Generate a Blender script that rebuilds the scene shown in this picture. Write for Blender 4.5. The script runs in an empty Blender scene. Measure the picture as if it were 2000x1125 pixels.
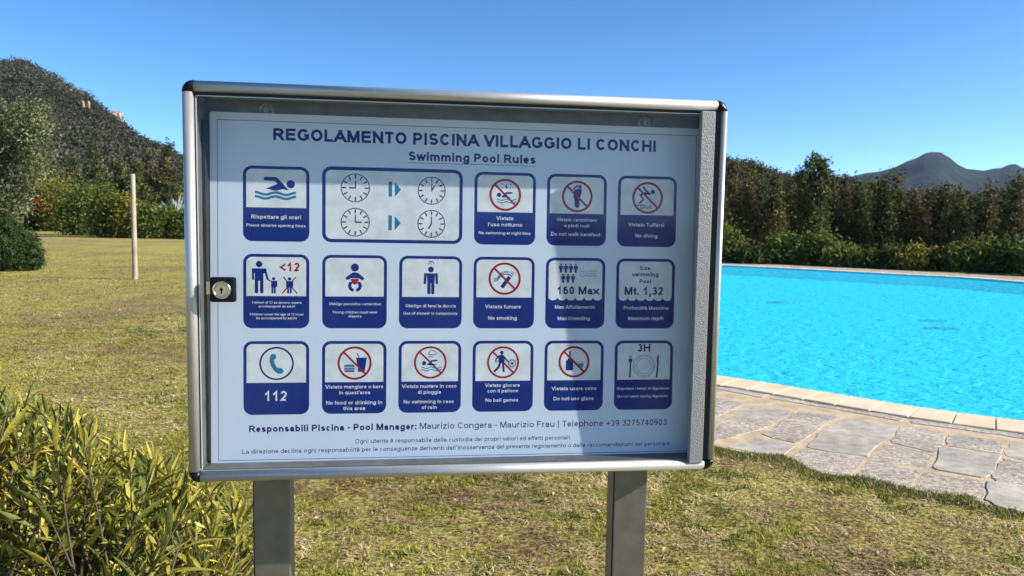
import bpy, bmesh, math, random
import numpy as np
from mathutils import Vector, Matrix, noise
from mathutils.geometry import tessellate_polygon

SC = bpy.context.scene
COL = SC.collection
random.seed(7)
RNG = np.random.default_rng(7)

# ------------------------------------------------------------------ camera
F_PX = 1510.0                       # focal length in pixels of a 2000 px wide frame
ROT = np.array([[0.9998532536, -0.0171310032, 0.0],
                [0.0014524539, 0.0847726617, -0.9963992604],
                [0.0170693189, 0.9962530424, 0.0847851037]])
EYE = np.array([0.0, 0.0, 1.5])
cam_data = bpy.data.cameras.new("camera")
cam = bpy.data.objects.new("camera", cam_data)
COL.objects.link(cam)
cam.matrix_world = Matrix.Translation(EYE) @ Matrix(ROT.tolist()).to_4x4()
cam_data.sensor_width = 36.0
cam_data.lens = F_PX / 2000 * 36
cam_data.clip_start = 0.05
cam_data.clip_end = 9000
cam_data.dof.use_dof = True
cam_data.dof.focus_distance = 1.55
cam_data.dof.aperture_fstop = 12
SC.camera = cam

# ------------------------------------------------------------------ sky and sun
SUN_DIR = Vector((0.866, -0.103, 0.488)).normalized()     # towards the sun
SUN_EL = math.asin(SUN_DIR.z)
SUN_AZ = math.atan2(SUN_DIR.x, SUN_DIR.y)                 # clockwise from +Y
world = bpy.data.worlds.new("World")
SC.world = world
world.use_nodes = True
wn = world.node_tree
wn.nodes.clear()
w_out = wn.nodes.new("ShaderNodeOutputWorld")
w_bg = wn.nodes.new("ShaderNodeBackground")
w_sky = wn.nodes.new("ShaderNodeTexSky")
w_sky.sky_type = 'NISHITA'
w_sky.sun_disc = False
w_sky.sun_elevation = SUN_EL
w_sky.sun_rotation = SUN_AZ
w_sky.altitude = 20
w_sky.air_density = 0.389
w_sky.dust_density = 0.208
w_sky.ozone_density = 2.0
w_hsv = wn.nodes.new("ShaderNodeHueSaturation")
w_hsv.inputs["Saturation"].default_value = 1.20
w_hsv.inputs["Hue"].default_value = 0.494
wn.links.new(w_sky.outputs[0], w_hsv.inputs["Color"])
wn.links.new(w_hsv.outputs[0], w_bg.inputs[0])
w_bg.inputs[1].default_value = 0.132
wn.links.new(w_bg.outputs[0], w_out.inputs[0])
sun_data = bpy.data.lights.new("sun", 'SUN')
sun_data.energy = 4.2
sun_data.angle = math.radians(0.53)
sun_data.color = (1.0, 0.93, 0.82)
sun = bpy.data.objects.new("sun", sun_data)
sun.rotation_euler = SUN_DIR.to_track_quat('Z', 'Y').to_euler()
sun.location = (20, -3, 12)
COL.objects.link(sun)
SC.view_settings.view_transform = 'Standard'
SC.view_settings.look = 'None'
SC.view_settings.exposure = 1.1
SC.view_settings.gamma = 1.0
SC.view_settings.use_curve_mapping = False
SC.render.engine = 'CYCLES'
SC.cycles.max_bounces = 8
SC.cycles.transparent_max_bounces = 16

# ------------------------------------------------------------------ surveying helpers
def ray(x, y):
    d = ROT @ np.array([x - 1000, -(y - 562.5), -F_PX])
    return d / np.linalg.norm(d)

def G(x, y, z=0.0):
    """point at height z seen at photo position x, y"""
    d = ray(x, y)
    return Vector(EYE + d * ((z - EYE[2]) / d[2]))

def D(x, y, dist):
    """point at depth dist (metres along +Y) seen at photo position x, y"""
    d = ray(x, y)
    return Vector(EYE + d * (dist / d[1]))

# ------------------------------------------------------------------ object helpers
def tag(o, label=None, cat=None, group=None, kind=None):
    if label: o["label"] = label
    if cat: o["category"] = cat
    if group: o["group"] = group
    if kind: o["kind"] = kind
    return o

def empty(name, loc=(0, 0, 0), rz=0.0):
    o = bpy.data.objects.new(name, None)
    o.empty_display_size = 0.1
    o.location = loc
    o.rotation_euler = (0, 0, rz)
    COL.objects.link(o)
    return o

def link(name, me, parent=None, mats=()):
    o = bpy.data.objects.new(name, me)
    for m in mats:
        me.materials.append(m)
    COL.objects.link(o)
    if parent is not None:
        o.parent = parent
    return o

def from_bm(name, bm, mat, parent=None, smooth=False):
    me = bpy.data.meshes.new(name)
    bm.to_mesh(me)
    bm.free()
    if smooth:
        for p in me.polygons:
            p.use_smooth = True
    mats = mat if isinstance(mat, (list, tuple)) else [mat]
    return link(name, me, parent, mats)

def box(bm, x0, x1, y0, y1, z0, z1, bevel=0.0, mi=0):
    vs = [bm.verts.new((x, y, z)) for z in (z0, z1) for y in (y0, y1) for x in (x0, x1)]
    fs = [(0, 2, 3, 1), (4, 5, 7, 6), (0, 1, 5, 4), (2, 6, 7, 3), (0, 4, 6, 2), (1, 3, 7, 5)]
    faces = []
    for f in fs:
        fc = bm.faces.new([vs[i] for i in f])
        fc.material_index = mi
        faces.append(fc)
    if bevel > 0:
        edges = list({e for f in faces for e in f.edges})
        bmesh.ops.bevel(bm, geom=edges, offset=bevel, segments=2, affect='EDGES', profile=0.5)
    return faces

def prism(bm, pts, z0, z1, mi=0, top_inset=0.0):
    """closed 2D outline extruded from z0 to z1 (outline counter-clockwise)"""
    n = len(pts)
    a = [bm.verts.new((p[0], p[1], z0)) for p in pts]
    if top_inset > 0:
        cx = sum(p[0] for p in pts) / n; cy = sum(p[1] for p in pts) / n
        m = [bm.verts.new((p[0], p[1], z1 - top_inset)) for p in pts]
        q = []
        for p in pts:
            d = math.hypot(p[0] - cx, p[1] - cy) or 1
            k = 1 - top_inset * 1.3 / d
            q.append((cx + (p[0] - cx) * k, cy + (p[1] - cy) * k))
        b = [bm.verts.new((p[0], p[1], z1)) for p in q]
        rings = [a, m, b]
    else:
        b = [bm.verts.new((p[0], p[1], z1)) for p in pts]
        rings = [a, b]
    for r0, r1 in zip(rings, rings[1:]):
        for i in range(n):
            f = bm.faces.new((r0[i], r0[(i + 1) % n], r1[(i + 1) % n], r1[i]))
            f.material_index = mi
    f = bm.faces.new(b); f.material_index = mi
    f = bm.faces.new(a[::-1]); f.material_index = mi

def tube(bm, pts, radii, sides=7, mi=0, cap=True):
    rings = []
    n = len(pts)
    for i, p in enumerate(pts):
        p = Vector(p)
        t = (Vector(pts[min(i + 1, n - 1)]) - Vector(pts[max(i - 1, 0)])).normalized()
        a = t.cross(Vector((0.31, 0.95, 0.05)))
        if a.length < 1e-4: a = t.cross(Vector((1, 0, 0)))
        a.normalize(); b = t.cross(a)
        rings.append([bm.verts.new(p + (a * math.cos(k * 2 * math.pi / sides) + b * math.sin(k * 2 * math.pi / sides)) * radii[i]) for k in range(sides)])
    for r0, r1 in zip(rings, rings[1:]):
        for k in range(sides):
            f = bm.faces.new((r0[k], r0[(k + 1) % sides], r1[(k + 1) % sides], r1[k])); f.material_index = mi; f.smooth = True
    if cap:
        bm.faces.new(rings[0][::-1]).material_index = mi
        bm.faces.new(rings[-1]).material_index = mi

def quads_mesh(name, V, tone=None, tris=False):
    """mesh from an (N,4,3) or (N,3,3) vertex array, every face on its own, with a per-face tone"""
    n, k, _ = V.shape
    me = bpy.data.meshes.new(name)
    me.vertices.add(n * k)
    me.vertices.foreach_set("co", V.reshape(-1).astype(np.float32))
    me.loops.add(n * k)
    me.loops.foreach_set("vertex_index", np.arange(n * k, dtype=np.int32))
    me.polygons.add(n)
    me.polygons.foreach_set("loop_start", np.arange(0, n * k, k, dtype=np.int32))
    me.polygons.foreach_set("loop_total", np.full(n, k, dtype=np.int32))
    me.update(calc_edges=True)
    if tone is not None:
        tone = np.asarray(tone)
        if tone.ndim == 1:
            at = me.attributes.new("tone", 'FLOAT', 'POINT')
            at.data.foreach_set("value", np.repeat(tone, k).astype(np.float32))
        else:
            at = me.attributes.new("tint", 'FLOAT_COLOR', 'POINT')
            c = np.concatenate([tone, np.ones((n, 1))], 1)
            at.data.foreach_set("color", np.repeat(c, k, axis=0).reshape(-1).astype(np.float32))
    return me

# ------------------------------------------------------------------ material helpers
def mat_new(name):
    m = bpy.data.materials.new(name)
    m.use_nodes = True
    nt = m.node_tree
    nt.nodes.clear()
    out = nt.nodes.new("ShaderNodeOutputMaterial")
    return m, nt, out

def node(nt, kind, **kw):
    n = nt.nodes.new(kind)
    for k, v in kw.items():
        if k.startswith("_"):
            setattr(n, k[1:], v)
        else:
            n.inputs[k.replace("__", " ")].default_value = v
    return n

def noise_node(nt, scale, detail=4, rough=0.55, dist=0.0, coord="Object", vec=None):
    tc = nt.nodes.new("ShaderNodeTexCoord") if vec is None else None
    nn = node(nt, "ShaderNodeTexNoise", Scale=scale, Detail=detail, Roughness=rough, Distortion=dist)
    nt.links.new(tc.outputs[coord] if tc else vec, nn.inputs["Vector"])
    return nn

def ramp(nt, src, stops, interp='LINEAR'):
    r = nt.nodes.new("ShaderNodeValToRGB")
    r.color_ramp.interpolation = interp
    el = r.color_ramp.elements
    while len(el) < len(stops):
        el.new(0.5)
    for e, (p, c) in zip(el, stops):
        e.position = p
        e.color = (c[0], c[1], c[2], 1) if len(c) == 3 else c
    nt.links.new(src, r.inputs[0])
    return r

def bump(nt, src, strength, dist):
    b = node(nt, "ShaderNodeBump", Strength=strength, Distance=dist)
    nt.links.new(src, b.inputs["Height"])
    return b

def simple(name, col, rough=0.5, metal=0.0, spec=0.5, var=0.0, vscale=20, bmp=0.0, bscale=100, bdist=0.001, col2=None, rvar=0.0):
    m, nt, out = mat_new(name)
    p = node(nt, "ShaderNodeBsdfPrincipled", Roughness=rough, Metallic=metal)
    p.inputs["Specular IOR Level"].default_value = spec
    p.inputs["Base Color"].default_value = (*col, 1)
    if var > 0 or col2:
        nn = noise_node(nt, vscale, 5, 0.6)
        c2 = col2 or tuple(c * (1 - var) for c in col)
        r = ramp(nt, nn.outputs["Fac"], [(0.35, c2), (0.65, col)])
        nt.links.new(r.outputs[0], p.inputs["Base Color"])
    if rvar > 0:
        n2 = noise_node(nt, vscale * 1.7, 5, 0.65)
        mr = node(nt, "ShaderNodeMapRange")
        mr.inputs["To Min"].default_value = max(0.02, rough - rvar)
        mr.inputs["To Max"].default_value = min(1, rough + rvar)
        nt.links.new(n2.outputs["Fac"], mr.inputs["Value"])
        nt.links.new(mr.outputs[0], p.inputs["Roughness"])
    if bmp > 0:
        nb = noise_node(nt, bscale, 4, 0.6)
        b = bump(nt, nb.outputs["Fac"], bmp, bdist)
        nt.links.new(b.outputs[0], p.inputs["Normal"])
    nt.links.new(p.outputs[0], out.inputs[0])
    return m

def foliage(name, dark, mid, light, trans=0.3, rough=0.7, spec=0.1):
    """leaf material: tone attribute picks the leaf's own colour"""
    m, nt, out = mat_new(name)
    a = node(nt, "ShaderNodeAttribute", _attribute_name="tone")
    r = ramp(nt, a.outputs["Fac"], [(0.0, dark), (0.5, mid), (1.0, light)])
    p = node(nt, "ShaderNodeBsdfPrincipled", Roughness=rough)
    p.inputs["Specular IOR Level"].default_value = spec
    t = nt.nodes.new("ShaderNodeBsdfTranslucent")
    mx = node(nt, "ShaderNodeMixShader", Fac=trans)
    nt.links.new(r.outputs[0], p.inputs["Base Color"])
    nt.links.new(r.outputs[0], t.inputs["Color"])
    nt.links.new(p.outputs[0], mx.inputs[1])
    nt.links.new(t.outputs[0], mx.inputs[2])
    nt.links.new(mx.outputs[0], out.inputs[0])
    return m

def two_sided_fresnel(nt, ior):
    """same reflectance from either side of a surface that does not bend the light"""
    g = nt.nodes.new("ShaderNodeNewGeometry")
    mr = node(nt, "ShaderNodeMapRange"); mr.inputs["To Min"].default_value = ior; mr.inputs["To Max"].default_value = 1 / ior
    nt.links.new(g.outputs["Backfacing"], mr.inputs["Value"])
    fr = nt.nodes.new("ShaderNodeFresnel"); nt.links.new(mr.outputs[0], fr.inputs["IOR"])
    return fr

def clear_sheet(name, tint, spec_scale=1.0, rough=0.02, ior=1.49, dirt=0.0):
    """thin clear sheet: lets light straight through and reflects by angle, with a film of dirt"""
    m, nt, out = mat_new(name)
    fr0 = two_sided_fresnel(nt, ior)
    fr = node(nt, "ShaderNodeMath", _operation='MULTIPLY'); fr.inputs[1].default_value = spec_scale; nt.links.new(fr0.outputs[0], fr.inputs[0])
    tr = node(nt, "ShaderNodeBsdfTransparent", Color=(*tint, 1))
    gl = node(nt, "ShaderNodeBsdfGlossy", Roughness=rough, Color=(1, 1, 1, 1))
    mx = nt.nodes.new("ShaderNodeMixShader")
    nt.links.new(fr.outputs[0], mx.inputs[0])
    nt.links.new(tr.outputs[0], mx.inputs[1])
    nt.links.new(gl.outputs[0], mx.inputs[2])
    last = mx
    if dirt > 0:
        df = node(nt, "ShaderNodeBsdfDiffuse", Color=(0.75, 0.76, 0.76, 1))
        n1 = noise_node(nt, 3.2, 8, 0.72, 0.8)
        r1 = ramp(nt, n1.outputs["Fac"], [(0.45, (0, 0, 0)), (0.8, (dirt, dirt, dirt))])
        n2 = noise_node(nt, 170, 2, 0.5)
        r2 = ramp(nt, n2.outputs["Fac"], [(0.72, (0, 0, 0)), (0.76, (dirt * 1.6,) * 3)])
        ad = node(nt, "ShaderNodeMath", _operation='ADD')
        nt.links.new(r1.outputs[0], ad.inputs[0]); nt.links.new(r2.outputs[0], ad.inputs[1])
        m2 = nt.nodes.new("ShaderNodeMixShader")
        nt.links.new(ad.outputs[0], m2.inputs[0])
        nt.links.new(mx.outputs[0], m2.inputs[1]); nt.links.new(df.outputs[0], m2.inputs[2])
        last = m2
    nt.links.new(last.outputs[0], out.inputs[0])
    return m

def smooth_noise(xy, scale, seed, octaves=4):
    """value noise on an (N,2) array, result about 0..1"""
    r = np.random.default_rng(seed)
    tot = np.zeros(len(xy)); amp = 1.0; s = 0.0
    for o in range(octaves):
        tab = r.random((64, 64))
        q = xy * scale * 2 ** o + 1000.37
        i = np.floor(q).astype(int); f = q - i; f = f * f * (3 - 2 * f)
        a = tab[i[:, 0] % 64, i[:, 1] % 64]; b = tab[(i[:, 0] + 1) % 64, i[:, 1] % 64]
        c = tab[i[:, 0] % 64, (i[:, 1] + 1) % 64]; d = tab[(i[:, 0] + 1) % 64, (i[:, 1] + 1) % 64]
        v = (a * (1 - f[:, 0]) + b * f[:, 0]) * (1 - f[:, 1]) + (c * (1 - f[:, 0]) + d * f[:, 0]) * f[:, 1]
        tot += amp * v; s += amp; amp *= 0.55
    return tot / s

def inside(poly, xy):
    """even-odd test of an (N,2) array against a polygon"""
    res = np.zeros(len(xy), bool)
    n = len(poly)
    for i in range(n):
        x0, y0 = poly[i][0], poly[i][1]; x1, y1 = poly[(i + 1) % n][0], poly[(i + 1) % n][1]
        if y0 == y1: continue
        c = ((y0 > xy[:, 1]) != (y1 > xy[:, 1])) & (xy[:, 0] < (x1 - x0) * (xy[:, 1] - y0) / (y1 - y0) + x0)
        res ^= c
    return res

# ------------------------------------------------------------------ pool outline (surveyed)
def xy(v): return (v[0], v[1])
near_in = [xy(G(*p)) for p in [(1401.6, 738.7), (1480, 750), (1560, 763), (1640, 776.5), (1722, 790), (1786, 800), (1848, 809), (1920, 818.5), (2000, 828)]]
near_out = [xy(G(*p)) for p in [(1401.6, 765), (1460, 774), (1524, 784.8), (1580, 794), (1635.6, 803.5), (1700, 814), (1761.6, 824.4), (1830, 835), (1900, 846), (2000, 861)]]
far_in = [xy(G(*p)) for p in [(2000, 552), (1925, 546), (1850, 541), (1775, 537.5), (1700, 533.5), (1625, 529.5), (1550, 525.5), (1480, 522), (1413, 519)]]
pool_raw = [(-2.2, 13.5), (-1.35, 10.9), (0.15, 9.15)] + near_in + [(5.2, 4.9), (6.8, 3.75), (9.0, 2.7), (12.5, 2.6), (16.5, 4.6), (19.5, 8.0), (21.0, 12.5), (18.6, 17.5)] + far_in + [(5.8, 29.8), (3.2, 29.2), (0.8, 27.0), (-1.0, 22.5), (-2.2, 17.8)]

def resample(poly, step):
    """Catmull-Rom through a closed outline, resampled at an even step"""
    P = np.array(poly, float); n = len(P); out = []
    for i in range(n):
        p0, p1, p2, p3 = P[(i - 1) % n], P[i], P[(i + 1) % n], P[(i + 2) % n]
        for k in range(12):
            t = k / 12
            a = (p1 - p0) / max(np.linalg.norm(p1 - p0), 1e-6); b = (p2 - p1) / max(np.linalg.norm(p2 - p1), 1e-6); c = (p3 - p2) / max(np.linalg.norm(p3 - p2), 1e-6)
            L = np.linalg.norm(p2 - p1); m1 = (a + b) / 2 * L; m2 = (b + c) / 2 * L
            out.append((2*t**3-3*t**2+1)*p1 + (t**3-2*t**2+t)*m1 + (-2*t**3+3*t**2)*p2 + (t**3-t**2)*m2)
    Q = np.array(out); Q2 = np.vstack([Q, Q[:1]])
    s = np.concatenate([[0], np.cumsum(np.linalg.norm(np.diff(Q2, axis=0), axis=1))])
    m = int(round(s[-1] / step)); tt = np.linspace(0, s[-1], m, endpoint=False)
    return np.stack([np.interp(tt, s, Q2[:, 0]), np.interp(tt, s, Q2[:, 1])], 1)

def offset(poly, d):
    """outline moved outwards by d (counter-clockwise outline)"""
    t = np.roll(poly, -1, 0) - np.roll(poly, 1, 0)
    t /= np.linalg.norm(t, axis=1)[:, None]
    return poly + np.stack([t[:, 1], -t[:, 0]], 1) * d

def area2(p):
    q = np.roll(p, -1, 0); return np.sum(p[:, 0] * q[:, 1] - q[:, 0] * p[:, 1])
POOL = resample(pool_raw, 0.268)
if area2(POOL) < 0: POOL = POOL[::-1]
N_POOL = len(POOL)
COPE_W = 0.41                                     # width of the coping ring
COPE = offset(POOL, COPE_W)

def sheet(name, outer, holes, z, mat, parent=None):
    loops = [[Vector((p[0], p[1], 0)) for p in outer]] + [[Vector((p[0], p[1], 0)) for p in h] for h in holes]
    tris = tessellate_polygon(loops)
    co = [(v.x, v.y, z) for l in loops for v in l]
    me = bpy.data.meshes.new(name)
    me.from_pydata(co, [], [t for t in tris])
    bm = bmesh.new(); bm.from_mesh(me)
    bmesh.ops.recalc_face_normals(bm, faces=bm.faces)
    if sum(f.normal.z for f in bm.faces) < 0:
        bmesh.ops.reverse_faces(bm, faces=bm.faces)
    bm.to_mesh(me); bm.free()
    return link(name, me, parent, [mat])

# ------------------------------------------------------------------ ground materials
def lawn_material():
    m, nt, out = mat_new("lawn_soil_and_grass")
    p = node(nt, "ShaderNodeBsdfPrincipled", Roughness=0.9)
    p.inputs["Specular IOR Level"].default_value = 0.1
    big = noise_node(nt, 0.28, 5, 0.6, 0.6)
    mid = noise_node(nt, 2.3, 6, 0.65, 0.3)
    fine = noise_node(nt, 38, 5, 0.75)
    c1 = ramp(nt, fine.outputs["Fac"], [(0.34, (0.04, 0.036, 0.013)), (0.46, (0.22, 0.20, 0.040)), (0.57, (0.50, 0.43, 0.12)), (0.70, (0.80, 0.67, 0.34))])
    c2 = ramp(nt, fine.outputs["Fac"], [(0.34, (0.035, 0.022, 0.012)), (0.5, (0.19, 0.14, 0.06)), (0.66, (0.52, 0.41, 0.22))])
    mm = node(nt, "ShaderNodeMath", _operation='ADD'); nt.links.new(big.outputs["Fac"], mm.inputs[0]); nt.links.new(mid.outputs["Fac"], mm.inputs[1])
    mr = node(nt, "ShaderNodeMapRange"); mr.inputs["From Min"].default_value = 0.92; mr.inputs["From Max"].default_value = 1.18
    nt.links.new(mm.outputs[0], mr.inputs["Value"])
    mx = node(nt, "ShaderNodeMix", _data_type='RGBA')
    nt.links.new(mr.outputs[0], mx.inputs["Factor"]); nt.links.new(c1.outputs[0], mx.inputs["A"]); nt.links.new(c2.outputs[0], mx.inputs["B"])
    nt.links.new(mx.outputs["Result"], p.inputs["Base Color"])
    ad = node(nt, "ShaderNodeMath", _operation='ADD'); nt.links.new(fine.outputs["Fac"], ad.inputs[0]); nt.links.new(mid.outputs["Fac"], ad.inputs[1])
    b = bump(nt, ad.outputs[0], 0.9, 0.03); nt.links.new(b.outputs[0], p.inputs["Normal"])
    nt.links.new(p.outputs[0], out.inputs[0])
    return m
M_LAWN = lawn_material()
M_MORTAR = simple("tan_mortar", (0.60, 0.465, 0.30), 0.9, var=0.35, vscale=7, bmp=0.5, bscale=60, bdist=0.004, spec=0.2)
M_COPE = simple("sandstone_coping", (0.66, 0.50, 0.33), 0.8, vscale=3, col2=(0.76, 0.61, 0.43), bmp=0.3, bscale=90, bdist=0.002, spec=0.2)
def stone_mat(name, a, b, c, sc, bd):
    m, nt, out = mat_new(name)
    p = node(nt, "ShaderNodeBsdfPrincipled", Roughness=0.85); p.inputs["Specular IOR Level"].default_value = 0.08
    n1 = noise_node(nt, sc, 8, 0.75); n2 = noise_node(nt, 2.2, 4, 0.6)
    r = ramp(nt, n1.outputs["Fac"], [(0.33, a), (0.5, b), (0.66, c)])
    r2 = ramp(nt, n2.outputs["Fac"], [(0.32, (0.74, 0.72, 0.70)), (0.68, (1.12, 1.08, 1.0))])
    mu = node(nt, "ShaderNodeMix", _data_type='RGBA', _blend_type='MULTIPLY', Factor=1.0)
    nt.links.new(r.outputs[0], mu.inputs["A"]); nt.links.new(r2.outputs[0], mu.inputs["B"])
    nt.links.new(mu.outputs["Result"], p.inputs["Base Color"])
    bb = bump(nt, n1.outputs["Fac"], 0.9, bd); nt.links.new(bb.outputs[0], p.inputs["Normal"])
    nt.links.new(p.outputs[0], out.inputs[0]); return m
STONES = [stone_mat("grey_slate", (0.33, 0.31, 0.28), (0.45, 0.42, 0.375), (0.58, 0.535, 0.47), 9, 0.006),
          stone_mat("rough_grey_granite", (0.19, 0.17, 0.15), (0.44, 0.40, 0.35), (0.78, 0.71, 0.62), 42, 0.012),
          stone_mat("pinkish_granite", (0.20, 0.17, 0.145), (0.44, 0.385, 0.325), (0.76, 0.68, 0.58), 36, 0.012)]

# ------------------------------------------------------------------ lawn sheet with the pool opening
BIG = 4200
lawn_hole = offset(POOL, 0.2)
lawn = sheet("lawn", [(-BIG, -BIG), (BIG, -BIG), (BIG, BIG), (-BIG, BIG)], [lawn_hole], 0.0, M_LAWN)
tag(lawn, kind="structure")

# paved border: traced where it shows, an even band round the rest of the pool
edge_px = [(1400, 875), (1452, 886), (1500, 891), (1524, 896), (1542, 907), (1575, 921), (1610, 931), (1679, 939), (1740, 954), (1830, 968), (1891, 974), (1920, 988), (2000, 1006)]
EDGE = [xy(G(*p)) for p in edge_px]
BAND = [tuple(p) for p in offset(POOL, 2.45)]
def near_zone(p): return 0.8 < p[0] < 3.6 and p[1] < 7.2
cut = [p for p in BAND]
idx = [i for i, p in enumerate(cut) if EDGE[0][0] - 0.4 < p[0] < EDGE[-1][0] + 0.6 and p[1] < 6.2]
i0, i1 = min(idx), max(idx)
if cut[i0][0] > cut[i1][0]:
    PAVE = cut[:i0] + EDGE[::-1] + cut[i1 + 1:]
else:
    PAVE = cut[:i0] + EDGE + cut[i1 + 1:]
pave = sheet("paved_terrace", PAVE, [offset(POOL, 0.12)], 0.010, M_MORTAR)
tag(pave, kind="structure")

# traced flagstones (zoomed picture positions)
def zp(x, y): return xy(G(1380 + x * 0.36, 720 + y * 0.36))
flag_px = [
 ([(-60, 150), (60, 165), (202, 203), (70, 262), (-60, 300)], 1), ([(228, 212), (458, 236), (388, 292), (152, 270)], 0),
 ([(140, 280), (380, 300), (300, 338), (205, 352), (60, 400), (-60, 420), (-60, 320), (60, 284)], 2), ([(505, 240), (712, 268), (645, 297), (455, 276)], 1),
 ([(432, 288), (640, 308), (492, 412), (305, 366)], 2), ([(275, 384), (470, 424), (400, 486), (290, 470), (132, 440)], 0),
 ([(752, 274), (1042, 322), (965, 402), (822, 372), (632, 352)], 0), ([(620, 362), (815, 382), (945, 412), (858, 486), (545, 434)], 0),
 ([(522, 445), (855, 497), (756, 586), (560, 545), (440, 505)], 1), ([(1068, 318), (1296, 358), (1262, 420), (1228, 462), (1005, 408)], 1),
 ([(985, 416), (1232, 472), (1176, 548), (880, 502)], 2), ([(888, 516), (1148, 562), (1086, 650), (1000, 640), (815, 598)], 1),
 ([(1328, 362), (1606, 408), (1588, 466), (1300, 424)], 1), ([(1278, 438), (1590, 482), (1512, 602), (1222, 548)], 0),
 ([(1186, 572), (1505, 616), (1490, 712), (1420, 700), (1140, 652)], 2), ([(1640, 412), (1860, 440), (1840, 530), (1625, 482)], 0),
 ([(1606, 498), (1840, 545), (1790, 660), (1590, 630), (1560, 585)], 1), ([(1540, 625), (1780, 675), (1740, 790), (1600, 762), (1512, 720)], 0),
 ([(1880, 440), (2150, 490), (2110, 600), (1860, 545)], 2), ([(1855, 560), (2100, 615), (2040, 760), (1800, 680)], 0), ([(1795, 695), (2030, 775), (1980, 880), (1760, 800)], 1),
]
def make_stone(pts, mi, parent, zt=0.0135):
    c = np.mean(np.array(pts), 0)
    fine = []
    n = len(pts)
    for i in range(n):
        a = np.array(pts[i]); b = np.array(pts[(i + 1) % n])
        for t in ((0.05, 0.35, 0.65, 0.95) if n < 8 else (0.3, 0.7)):
            q = a + (b - a) * t + RNG.normal(0, 0.009, 2)
            fine.append(q)
    A = np.array(fine)
    if area2(A) < 0: A = A[::-1]
    bm = bmesh.new()
    prism(bm, A, 0.002, zt + random.uniform(-0.003, 0.004), top_inset=0.004)
    bmesh.ops.triangulate(bm, faces=[f for f in bm.faces if len(f.verts) > 4])
    return from_bm("flagstone", bm, STONES[mi], parent)
for pts, mi in flag_px:
    P = np.array([zp(*p) for p in pts]); c = P.mean(0); dd = np.linalg.norm(P - c, axis=1)[:, None]; P = c + (P - c) * (1 + 0.018 / dd)
    make_stone([tuple(q) for q in P], mi, pave)
# slabs in the strip that borders the coping, and the rest of the band as a coursed pattern
C1 = offset(POOL, COPE_W + 0.004); C2 = offset(POOL, COPE_W + 0.14)
def slab_band(r0, r1, step, skip, jitter=0.0):
    A = offset(POOL, r0); B = offset(POOL, r1); i = 0
    while i < N_POOL - 1:
        k = min(i + step + random.choice((0, 0, 1)), N_POOL - 1)
        mid = (A[i] + B[k]) / 2
        if not skip(mid):
            g = 0.03
            a0 = A[i] + (A[min(i + 1, N_POOL - 1)] - A[i]) * 0.1; seq_a = [A[j] for j in range(i, k + 1)]; seq_b = [B[j] for j in range(i, k + 1)][::-1]
            if len(seq_a) > 3: seq_a = [seq_a[0], seq_a[len(seq_a) // 2], seq_a[-1]]; seq_b = [seq_b[0], seq_b[len(seq_b) // 2], seq_b[-1]]
            P = np.array(seq_a + seq_b); c = P.mean(0); P = c + (P - c) * np.clip(1 - g / np.maximum(np.linalg.norm(P - c, axis=1), 0.1), 0.6, 1)[:, None]
            if abs(area2(P)) > 0.01:
                make_stone([tuple(q) for q in P], random.choice((0, 1, 2)), pave)
        i = k
def traced_zone(p):
    d = (p[0] * 0.66 + p[1] * 0.75)
    return 0.9 < p[0] < 5.0 and p[1] < 7.6 and p[1] > 2.0 and not (p[0] > 3.3 and p[1] < 4.2)
slab_band(COPE_W + 0.01, COPE_W + 0.15, 4, lambda p: False)
slab_band(COPE_W + 0.20, COPE_W + 0.82, 3, traced_zone)
slab_band(COPE_W + 0.87, COPE_W + 1.42, 3, traced_zone)
slab_band(COPE_W + 1.47, COPE_W + 1.98, 3, traced_zone)

# ------------------------------------------------------------------ the pool
M_BASIN = simple("pale_blue_pool_plaster", (0.03, 0.80, 0.95), 0.85, var=0.10, vscale=0.8, spec=0.1)
pool = empty("swimming_pool", (0, 0, 0)); tag(pool, kind="structure")
bm = bmesh.new()
zw, zb = 0.0, -0.32          # the water does not bend light here, so the floor lies at its apparent depth
top = [bm.verts.new((p[0], p[1], 0.005)) for p in POOL]
bot = [bm.verts.new((p[0], p[1], zb)) for p in POOL]
for i in range(N_POOL):
    j = (i + 1) % N_POOL
    bm.faces.new((top[j], top[i], bot[i], bot[j]))
tr = tessellate_polygon([[Vector((p[0], p[1], 0)) for p in POOL]])
for t in tr:
    bm.faces.new([bot[i] for i in t])
bmesh.ops.recalc_face_normals(bm, faces=bm.faces)
from_bm("basin", bm, M_BASIN, pool)
for i in range(N_POOL):
    j = (i + 1) % N_POOL
    g = 0.020
    a, b, c, d = POOL[i] * (1 - g) + POOL[j] * g, POOL[j] * (1 - g) + POOL[i] * g, COPE[j] * (1 - g) + COPE[i] * g, COPE[i] * (1 - g) + COPE[j] * g
    inn = 0.02
    n0 = (POOL[i] - COPE[i]) / COPE_W * inn
    pts = np.array([d, c, b + n0, a + n0])
    if area2(pts) < 0: pts = pts[::-1]
    bm = bmesh.new()
    prism(bm, pts, 0.002, 0.026 + random.uniform(-0.0015, 0.0015), top_inset=0.005)
    from_bm("coping_tile", bm, M_COPE, pool)
M_DRAIN = simple("dark_drain_grate", (0.02, 0.26, 0.38), 0.6, var=0.4, vscale=40)
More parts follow.
